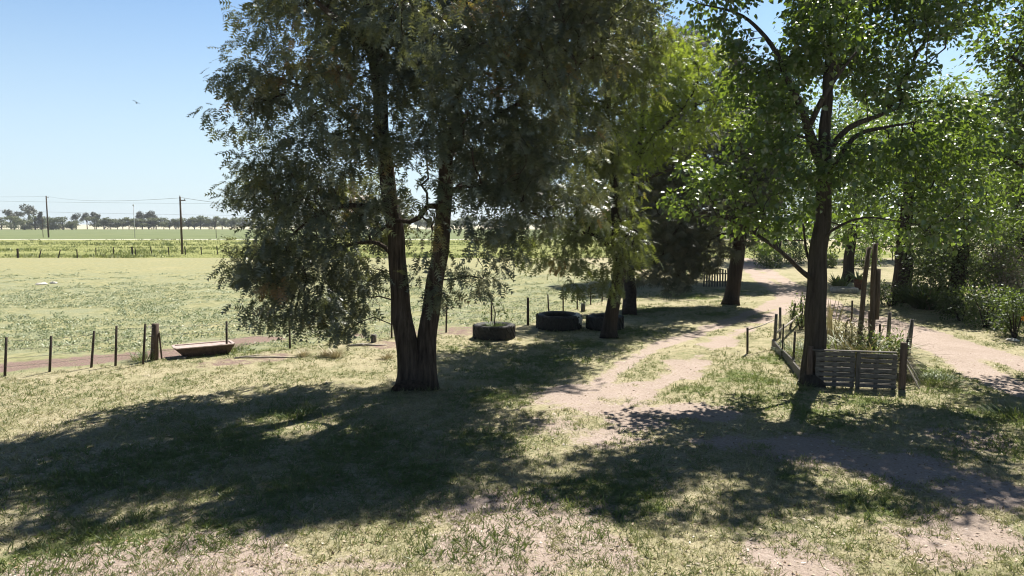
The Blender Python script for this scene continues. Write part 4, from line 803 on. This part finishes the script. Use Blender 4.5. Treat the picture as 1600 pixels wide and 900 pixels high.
def clump(name, label, at, n, L, spread, m, tm=.5, ts=.25, cat='plant', up=1.0, arch=.6, group=None, tm_=None, width=1.0, seed=0, parts='leaf_blades'):
    r = np.random.default_rng(seed + 500); t = thing(name, at, label, cat, group); rr = r.uniform(0, 1, n) ** .6 * spread * .45; a = r.uniform(0, 6.28, n)
    P = np.stack([rr * np.cos(a), rr * np.sin(a), np.full(n, -.02)], 1); D = np.stack([np.cos(a) * (rr / spread + .15) + r.normal(size=n) * .25, np.sin(a) * (rr / spread + .15) + r.normal(size=n) * .25, np.full(n, up)], 1)
    x = np.linspace(0, 1, 6); w_ = .022 * width * np.sin(np.clip(x * .85 + .18, 0, 1) * math.pi) ** .6; tv = []
    for i in range(6): tv += [(x[i], -w_[i], -arch * x[i] ** 2.2), (x[i], w_[i], -arch * x[i] ** 2.2)]
    tf = []
    for i in range(5): tf += [(2 * i, 2 * i + 1, 2 * i + 3), (2 * i, 2 * i + 3, 2 * i + 2)]
    U = np.stack([-D[:, 0] * 2, -D[:, 1] * 2, np.full(n, 1.0)], 1) + r.normal(size=(n, 3)) * .2
    scatter(parts, P, D, U, L * r.uniform(.55, 1.15, n), (np.array(tv), np.array(tf)), M[m], np.clip(tm + r.normal(size=n) * ts, 0, 1), t); return t
clump('grass_clump', 'large straw coloured grass clump spilling over the pallets inside the pen', G(1352, 580), 620, 1.35, 1.6, 'dry_stalk', .2, .22, 'grass clump', arch=.75, seed=1, width=.8)
clump('grass_clump', 'greener long grass clump beside the iron loop in the pen', G(1318, 575), 380, 1.3, 1.2, 'blade', .3, .2, 'grass clump', arch=.7, seed=2, width=.7)
clump('grass_clump', 'tall straight dry stalks behind the poplar trunk', G(1297, 530), 36, 1.7, .6, 'dry_stalk', .6, .15, 'grass clump', up=3, arch=.1, seed=3, width=.45)
clump('grass_clump', 'mound of tangled pale dry grass just right of the poplar trunk', G(1306, 528), 300, .9, 1.4, 'dry_stalk', .4, .25, 'grass clump', arch=1.2, up=.8, seed=4, width=.6)
clump('grass_clump', 'low green weeds along the left side of the pen', G(1253, 555), 240, .6, 1.6, 'blade', .2, .15, 'weeds', seed=5, width=.9)
clump('grass_clump', 'bright green grass clump right of the pen', G(1462, 598), 360, .34, 1.3, 'blade', .12, .12, 'grass clump', seed=6, width=1.2)
clump('grass_clump', 'bright green grass at the right edge of the photo', G(1585, 650), 320, .32, 1.3, 'blade', .12, .12, 'grass clump', seed=7, width=1.2)
clump('grass_clump', 'small lush green tuft in the shade of the double stemmed tree', G(472, 648), 300, .2, 1.1, 'blade', .05, .1, 'grass clump', seed=8, width=1.6)
for i, (px, py, s, l) in enumerate([(525, 558, .28, 'dry straw tuft below the hanging left boughs'), (474, 556, .22, 'smaller dry straw tuft left of the one below the boughs'), (510, 556, .3, 'dry straw tuft between two others near the fence'), (605, 560, .2, 'faded straw tuft beside the twin trunk'), (225, 562, .3, 'leafy green weed at the foot of the thick post'), (365, 548, .25, 'green weeds at the right end of the trough')]):
    clump('grass_tuft', l, G(px, py), 130, s * 1.5, .4 if i < 4 else .8, 'dry_stalk' if i < 4 else 'blade', .75 if i < 4 else .1, .15, 'grass tuft', seed=20 + i, width=1.0)
for i, (px, py, l) in enumerate([(628, 611, 'fringe of short grass at the left foot of the double stemmed tree'), (672, 611, 'fringe of short grass at the right foot of the double stemmed tree'), (1252, 607, 'grass fringe at the left foot of the poplar outside the pen')]):
    clump('grass_tuft', l, G(px, py), 150, .26, .75, 'blade', .35, .2, 'grass tuft', seed=70 + i, width=.8)
def shrub(name, label, at, rx, rz, n, L, m, tm=.5, cat='shrub', seed=0, tmpl=OVAL, stems=7, zc=None, droop=.1):
    r = np.random.default_rng(seed + 900); t = thing(name, at, label, cat); zc = zc or rz * .95; mb = MB(); cs = []
    for k in range(stems * 3):
        d = unit(r.normal(size=(1, 3)))[0]; c = np.array((d[0] * rx * .75, d[1] * rx * .75, max(.12, zc + d[2] * rz * .75))); cs.append(c)
        if k < stems: mb.tube([(c[0] * .08, c[1] * .08, -.05), (c[0] * .5, c[1] * .4, c[2] * .55), tuple(c)], [.03, .022, .008], 5, cap=False)
    mb.build('stem', M['dark_bark'], t); cs = np.array(cs); ci = r.integers(0, len(cs), n); off = r.normal(size=(n, 3)) * np.array((rx, rx, rz)) * .22; P = cs[ci] + off; P[:, 2] = np.maximum(P[:, 2], .04)
    scatter('foliage', P, unit(off) + r.normal(size=(n, 3)) * .5 + np.array((0, 0, -droop)), r.normal(size=(n, 3)) * .5 + np.array((0, 0, 1)), L * r.uniform(.6, 1.3, n), tmpl, M[m], np.clip(tm + r.normal(size=len(cs))[ci] * .18 + r.normal(size=n) * .1, 0, 1), t); return t
shrub('climber', 'leafy green creeper climbing the rear left stakes of the pen', G(1251, 515), .45, .75, 900, .11, 'bush_leaf', .6, 'climber', 1)
shrub('shrub', 'leafy green shrub overflowing the right pallet inside the pen', G(1374, 583), .62, .72, 1300, .1, 'bush_leaf', .85, seed=56)
shrub('shrub', 'twiggy green and straw shrub beside the iron loop inside the pen', G(1330, 572), .7, .75, 1300, .1, 'dry_stalk', .15, seed=57)
# poles and small things in the pen
def pole_thing(a, top, r, label, name='wooden_pole'):
    t = thing(name, a, label, 'pole'); q = Vector(top) - Vector(a); MB().tube([(0, 0, -.2), q * .35 + Vector((.03, 0, 0)), q * .7 + Vector((-.02, 0, 0)), q], [r * 1.1, r, r * .95, r * .88], 12, flute=.05, seed=r * 50).build('pole_shaft', M['pole_wood'], t, True); return t
ga = G(1337, 562); pole_thing(ga, W(1358, 386, ga.y + .1), .078, 'leaning wooden pole in the pen, nearer the poplar')
gb = G(1359, 562); t = pole_thing(gb, W(1368, 380, gb.y), .088, 'upright thicker wooden pole in the pen with a short offcut strapped on')
q = W(1368, 420, gb.y) - gb; MB().tube([(q.x * .45 + .12, -.05, q.z * .45), (q.x + .08, -.05, q.z)], .07, 8).build('strapped_offcut', M['pole_wood'], t, True)
gc = G(1364, 548); t = thing('marker_stake', gc, 'thin stake with a faded red cap beside the thicker pole', 'stake'); q = W(1368, 476, gc.y) - gc
sk = MB().tube([(0, 0, -.1), q], .03, 7).build('stake', M['post_wood'], t); MB().lathe([(0, -.1), (.1, -.1), (.12, 0), (.1, .12), (.05, .17), (0, .18)], tuple(q), 12).build('red_cap', M['red_paint'], sk, True)
gd = G(1324, 566); t = thing('iron_loop', gd, 'rusty iron loop standing in the grass of the pen', 'iron loop'); zz = 1.5
tag(MB().tube([(-.1, 0, -.1), (-.1, 0, zz - .3)] + [(-.1 * math.cos(a), 0, zz - .3 + .2 * math.sin(a)) for a in np.linspace(.3, 2.84, 7)] + [(.1, 0, zz - .3), (.1, 0, .5)], .026, 6).build('loop_bar', M['rust'], t, True))
gt = G(1168, 553); t = thing('barrier_post', gt, 'dark short stake with a pale rail sloping up to the pen', 'barrier'); q = W(1168, 512, gt.y) - gt
MB().tube([(0, 0, -.1), q], .04, 8).build('stake', M['stake'], t, True); e = loc(LR) + O_ - gt + Vector((-.05, 0, 1.0)); MB().tube([q + Vector((0, 0, -.08)), (q + e) / 2 + Vector((0, 0, -.07)), e], .022, 6).build('rail', M['pale_wood'], t, True)

# ================================================================== TROUGH, TYRES, SMALL THINGS
ta, tb = G(277, 560), G(352, 553); L = (tb - ta).length + .12; d = tb - ta
tro = thing('feed_trough', (ta + tb) / 2 + Vector((.02, .3, 0)), 'flared rusty brown feed trough by the fence, its rim and top coloured as sunlit', 'trough', rz=math.atan2(d.y, d.x))
def trough(l0, w0, l1, w1, h, th):
    a = [(-l0 / 2, -w0 / 2, 0), (l0 / 2, -w0 / 2, 0), (l0 / 2, w0 / 2, 0), (-l0 / 2, w0 / 2, 0)]; b = [(-l1 / 2 - .12, -w1 / 2, h), (l1 / 2 - .02, -w1 / 2, h), (l1 / 2 - .02, w1 / 2, h), (-l1 / 2 - .12, w1 / 2, h)]
    s = lambda v, k, z: (v[0] - math.copysign(th * k, v[0]), v[1] - math.copysign(th * k, v[1]), z); c = [s(v, 1, h) for v in b]; e = [s(v, 1, .05) for v in a]
    return a + b + c + e, [(3, 2, 1, 0), (0, 1, 5, 4), (1, 2, 6, 5), (2, 3, 7, 6), (3, 0, 4, 7), (4, 5, 9, 8), (5, 6, 10, 9), (6, 7, 11, 10), (7, 4, 8, 11), (8, 9, 13, 12), (9, 10, 14, 13), (10, 11, 15, 14), (11, 8, 12, 15), (12, 13, 14, 15)]
tm = MB(); v, f = trough(L * .86, .5, L * 1.1, .8, .34, .03); tbod = tm.add(v, f).build('trough_body', M['rust'], tro, bevel=.008)
rm = MB(); l1 = L * 1.1; xx = (l1 / 2 + .12, l1 / 2 - .02)
rm.box((-.07, -.4, .35), (l1 + .04, .1, .03)); rm.box((-.07, .4, .35), (l1 + .04, .1, .03)); rm.box((-xx[0] + .03, 0, .353), (.09, .7, .03)); rm.box((xx[1] - .03, 0, .353), (.09, .7, .03)); rm.build('rim', M['trough_sunlit_top'], tbod)
MB().box((-.07, 0, .325), (L * 1.07, .72, .02)).build('feed', M['trough_sunlit_top'], tro)  # filled top near the rim, coloured pale to look sunlit
g = G(279, 561); tag(MB().box((0, 0, .05), (.5, .16, .05)).build('loose_plank', M['grey_wood']), 'short grey plank lying below the left end of the trough', 'plank').location = g
def tyre(g, R, h, label, plant=False, drip=False, rz=0, tilt=0):
    t = thing('tractor_tyre', g, label, 'tyre', 'tractor tyre planters'); t.rotation_euler = (tilt, 0, rz)
    pr = [(R * .62, h * .08), (R * .62, h * .1), (R * .8, 0), (R * .93, h * .04), (R * .965, h * .2), (R * .97, h * .5), (R * .965, h * .8), (R * .93, h * .96), (R * .82, h * 1.0), (R * .68, h * .94), (R * .62, h * .86), (R * .63, h * .76), (R * .72, h * .7), (R * .8, h * .5), (R * .72, h * .25)]
    cas = MB().lathe(pr, n=48, close=True, wob=.015, seed=rz).build('casing', M['rubber'], t, True)
    lg = MB(); n = 20
    for k in range(n):
        for half in (0, 1):
            a = 2 * math.pi * (k + .5 * half) / n; s = 1 if half else -1
            for (z, da) in ((.5 + s * .1, 0), (.5 + s * .23, -.08), (.5 + s * .35, -.15)):
                aa = a + da * s * .8; R_ = Matrix.Rotation(aa, 3, 'Z') @ Matrix.Rotation(s * .5, 3, 'X'); lg.box((R * .985 * math.cos(aa), R * .985 * math.sin(aa), h * z), (R * .055, R * .08, h * .18), R_)
    lg.build('tread_lugs', M['rubber'], cas)
    MB().lathe([(0, h * .72), (R * .3, h * .73), (R * .63, h * .66)], n=24).build('soil_fill', M['soil'], t, True)
    if drip:
        dm = MB()
        for k in range(7):
            a = -.9 + k * .16; zt = h * 1.005; zb = h * (.35 + .3 * rnd.random()); p0 = [(R * .76, zt), (R * .9, h * 1.0), (R * .99, h * .9), (R * 1.035, h * .72), (R * 1.035, zb)]
            for (r0, z0), (r1, z1) in zip(p0[:-1], p0[1:]):
                w_ = .05 + .03 * rnd.random(); c = [(r0 * math.cos(a - w_), r0 * math.sin(a - w_), z0 + .006), (r0 * math.cos(a + w_), r0 * math.sin(a + w_), z0 + .006), (r1 * math.cos(a + w_), r1 * math.sin(a + w_), z1 + .006), (r1 * math.cos(a - w_), r1 * math.sin(a - w_), z1 + .006)]; dm.add(c, [(0, 1, 2, 3)])
        o = dm.build('paint_drips', M['white_drip'], cas); so = o.modifiers.new('solid', 'SOLIDIFY'); so.thickness = .008
    return t
gA = G(772, 528); tyre(gA, .84, .56, 'tractor tyre with a thin sapling growing in it, nearest the big tree')
gB = G(873, 513); tyre(gB, .98, .64, 'larger tractor tyre with white paint drips on its right side', drip=True, rz=.3, tilt=.03)
gC = G(945, 514); tyre(gC, .8, .6, 'tractor tyre half hidden behind the single trunk', rz=.8)
sp_ = thing('sapling', gA + Vector((0, 0, .4)), 'thin drooping sapling growing out of the nearest tractor tyre', 'sapling'); topq = Vector((-.18, .1, 1.35))
mb = MB(); mb.tube([(0, 0, 0), (.05, 0, .6), topq], [.025, .02, .01], 6)
for dx, dz in ((-.4, .95), (.45, .85), (.25, 1.2), (-.25, 1.2), (.6, .6), (-.45, .5)): mb.tube([(0, 0, dz), (dx * .6, 0, dz + .15), (dx, 0, dz - .2)], [.01, .008, .004], 4)
mb.build('stem', M['dark_bark'], sp_); r = np.random.default_rng(4); n = 130; ix = r.integers(0, 6, n); ee = np.array([(-.4, 0, .75), (.45, 0, .65), (.25, 0, 1.0), (-.25, 0, 1.05), (.6, 0, .45), (-.45, 0, .4)])[ix]
scatter('foliage', ee * np.stack([r.uniform(.5, 1.1, n)] * 2 + [r.uniform(.8, 1.1, n)], 1) + r.normal(size=(n, 3)) * .08, r.normal(size=(n, 3)) + np.array((0, 0, -.9)), r.normal(size=(n, 3)), r.uniform(.06, .13, n), OVAL, M['bush_leaf'], r.uniform(.2, .9, n), sp_)
clump('grass_tuft', 'bright green tuft inside the nearest tractor tyre', gA + Vector((0, 0, .42)), 160, .3, .8, 'blade', .05, .1, 'grass tuft', seed=31, width=1.4)
for px, py, h, rr, l in ((584, 535, .3, .11, 'short grey stump post left of the twin trunk'), (911, 486, .4, .12, 'short stump post behind the larger tractor tyre')):
    t = MB().tube([(0, 0, -.05), (0, 0, h * .5), (.01, 0, h)], [rr, rr * .97, rr * .95], 12, flute=.05).build('stump_post', M['grey_wood_v'], None, True); t.location = G(px, py); tag(t, l, 'stump')
t = MB().tube([(-.75, -.05, .02), (-.4, .06, .05), (0, 0, .04), (.5, .1, .03), (1.3, .1, .02)], [.03, .035, .03, .025, .015], 6).tube([(-.4, .06, .05), (-.1, .3, .06), (.15, .42, .03)], [.025, .02, .01], 5).build('fallen_branch', M['pale_wood'], None, True); t.location = G(402, 560); tag(t, 'pale bare branch lying on the grass right of the trough', 'branch')
t = MB().tube([(-.5, 0, .02), (0, .08, .06), (.45, .02, .03), (.9, .15, .02)], [.04, .05, .04, .02], 6).tube([(0, .08, .06), (.2, -.2, .05)], [.03, .015], 5).build('fallen_branch', M['pale_wood'], None, True); t.location = G(565, 541); tag(t, 'pale bleached branch lying beside the short grey stump', 'branch')
for i, (px, py, s, l) in enumerate(((65, 445, .3, 'white bleached lump at the left of two in the paddock'), (84, 443, .26, 'smaller white bleached lump at the right of two in the paddock'), (1582, 533, .2, 'pale stone at the edge of the road under the right shrubs'))):
    bm = MB(); r = np.random.default_rng(i); pr = [(0, .0), (s * .9, .02), (s * 1.0, s * .2), (s * .7, s * .45), (s * .25, s * .55), (0, s * .55)]
    bm.lathe(pr, n=11, wob=.3, seed=i * 2); bm.v = [(x * (1 + r.normal() * .1), y * (1 + r.normal() * .1), z * (1 + r.normal() * .12)) for x, y, z in bm.v]
    o = bm.build('bleached_lump' if i < 2 else 'stone', M['bone'], None); o.location = G(px, py); tag(o, l, 'lump' if i < 2 else 'stone')
# across the road: round planter, plants, pot, shrubs
gp = G(1319, 457); t = thing('round_planter', gp, 'pale low round planter ring across the road', 'planter'); MB().lathe([(.7, .0), (.8, 0), (.86, .12), (.84, .3), (.79, .33), (.73, .3)], n=32, close=True).build('ring', M['concrete'], t, True); MB().lathe([(0, .06), (.72, .03)], n=24).build('soil_fill', M['soil'], t)
clump('agave', 'yellow green spiky plant behind the round planter', G(1311, 447), 90, 1.0, 1.0, 'blade', .12, .12, 'plant', up=.7, arch=.15, seed=41, width=2.6)
gpot = G(1342, 452); t = thing('plant_pot', gpot, 'terracotta pot with a leafy plant right of the round planter', 'plant pot'); MB().lathe([(0, 0), (.26, 0), (.36, .62), (.4, .62), (.4, .72), (.33, .72), (.3, .6), (0, .58)], n=20).build('pot', M['terracotta'], t, True)
clump('potted_plant', 'arching leaves growing in the terracotta pot', gpot + Vector((0, 0, .58)), 60, .9, .8, 'blade', .12, .1, 'plant', arch=.7, seed=42, width=2.4)
gy = G(1448, 482); t = clump('spiky_shrub', 'dark spiky shrub with a brown skirt beside the stout trunk', gy, 420, 1.5, 1.5, 'bush_leaf', .3, .2, 'shrub', up=.9, arch=.35, seed=43, width=1.8)
r = np.random.default_rng(12); n = 420; a = r.uniform(0, 6.28, n); z = r.uniform(.25, 1.0, n); scatter('dry_skirt', np.stack([.62 * np.cos(a) * r.uniform(.8, 1.1, n), .62 * np.sin(a), z], 1), np.stack([np.cos(a) * .25, np.sin(a) * .25, -np.ones(n)], 1), np.stack([np.cos(a), np.sin(a), np.zeros(n)], 1), r.uniform(.3, .6, n), T_blade(.05), M['litter'], r.uniform(0, .35, n), t)
shrub('shrub', 'dark low shrub at the foot of the stout trunk', G(1392, 478), 1.0, .7, 1300, .16, 'bush_leaf', .25, seed=51)
shrub('shrub', 'rounded dark shrub in front of the vine covered tree', G(1502, 502), 1.0, .8, 1500, .15, 'bush_leaf', .25, seed=52)
shrub('shrub', 'lighter leafy shrub between the vine covered tree and the orange flowers', G(1540, 512), 1.1, 1.0, 1700, .15, 'bush_leaf', .65, seed=53)
shrub('shrub', 'tall dark shrub in the shade between the stout trunk and the vine covered tree', G(1452, 462), 1.3, 1.3, 1500, .18, 'bush_leaf', .2, seed=58)
shrub('shrub', 'tall dark shrub under the pale dry vine', G(1556, 488), 1.2, 1.2, 1500, .18, 'bush_leaf', .2, seed=59)
shrub('shrub', 'broad dark shrub at the foot of the shaded tree on the right edge', G(1600, 482), 1.5, 1.3, 1700, .18, 'bush_leaf', .18, seed=60)
sh = shrub('shrub', 'dark shrub with orange flowers at the right edge of the road', G(1585, 528), 1.1, .95, 1800, .16, 'bush_leaf', .2, seed=54)
fm = MB()
for k in range(9):
    c = Vector((-.2 + rnd.uniform(-.2, .2), -.95 + rnd.uniform(-.12, .12), .85 + rnd.uniform(-.3, .25)))
    for j in range(5):
        a = j * 1.2566; fm.add([c, c + Vector((.09 * math.cos(a - .4), -.02, .09 * math.sin(a - .4))), c + Vector((.13 * math.cos(a), -.05, .13 * math.sin(a))), c + Vector((.09 * math.cos(a + .4), -.02, .09 * math.sin(a + .4)))], [(0, 1, 2, 3)])
fm.build('flowers', M['flower'], sh)
vn = thing('dry_vine', G(1562, 492), 'curtain of pale dry vine hanging at the right of the bushy tree', 'vine'); r = np.random.default_rng(77); n = 2400; u = r.uniform(0, 1, n); x = r.normal(size=n) * .42 + (u - .6) * -.8; z = .8 + 2.6 * u + .4 * np.sin(x * 4)
P = np.stack([x, r.normal(size=n) * .45, z], 1); scatter('dry_leaves', P, r.normal(size=(n, 3)) + np.array((0, 0, -1)), r.normal(size=(n, 3)), r.uniform(.08, .2, n), OVAL, M['dry_vine'], r.uniform(0, 1, n), vn)
mb = MB()
for k in range(14): x = rnd.uniform(-.8, .6); mb.tube([(x * .6, .1, 3.4), (x + rnd.uniform(-.1, .1), 0, 2.2), (x + .2, rnd.uniform(-.2, .2), 1), (x + .25, 0, 0)], .012, 4)
mb.build('stem', M['pale_wood'], vn)
for i, (px, py, s, tm_, l) in enumerate([(1205, 418, 1.5, .7, 'low bush beside the road left of the poplar trunk'), (1240, 412, 1.6, .6, 'pale bush far up the road behind the poplar'), (1185, 406, 1.3, .8, 'small bush on the bend of the far road'), (1440, 425, 1.8, .5, 'bush beyond the stout trunk across the road'), (1560, 432, 2.0, .35, 'dense bush behind the dry vine curtain'), (1290, 418, 1.1, .65, 'small bush between the poplar trunk and the round planter'), (1085, 432, 1.6, .4, 'bush under the dark conifer behind the picket fence'), (1350, 420, 1.7, .3, 'dark bush behind the leaning poles across the road'), (1480, 428, 2.2, .3, 'wide dark bush just left of the vine covered tree top'), (1520, 440, 2.0, .45, 'bush filling the gap behind the vine covered tree'), (1225, 400, 2.2, .4, 'wide bush at the foot of the round headed tree up the road')]):
    shrub('bush', l, G(px, py), s, s * .75, 1200, .26, 'bush_leaf', tm_, 'bush', 60 + i)
# bird
bp = W(213, 161, 42); b = thing('bird', bp, 'small dark bird flying in the open sky', 'bird'); mb = MB(); mb.tube([(-.14, 0, 0), (-.07, 0, .01), (.03, 0, .012), (.1, 0, .02), (.15, 0, .018)], [.008, .032, .036, .024, .004], 8)
for s in (-1, 1): mb.add([(-.04, 0, .02), (.06, 0, .02), (.03, s * .1, .07), (-.06, s * .12, .07), (-.08, s * .22, .03), (-.02, s * .22, .03)], [(0, 1, 2, 3), (3, 2, 5, 4)])
mb.add([(-.12, -.02, 0), (-.12, .02, 0), (-.22, .04, 0), (-.22, -.04, 0)], [(0, 1, 2, 3)]); mb.build('body', M['bird'], b, True); b.rotation_euler = (.5, .2, 2.0)
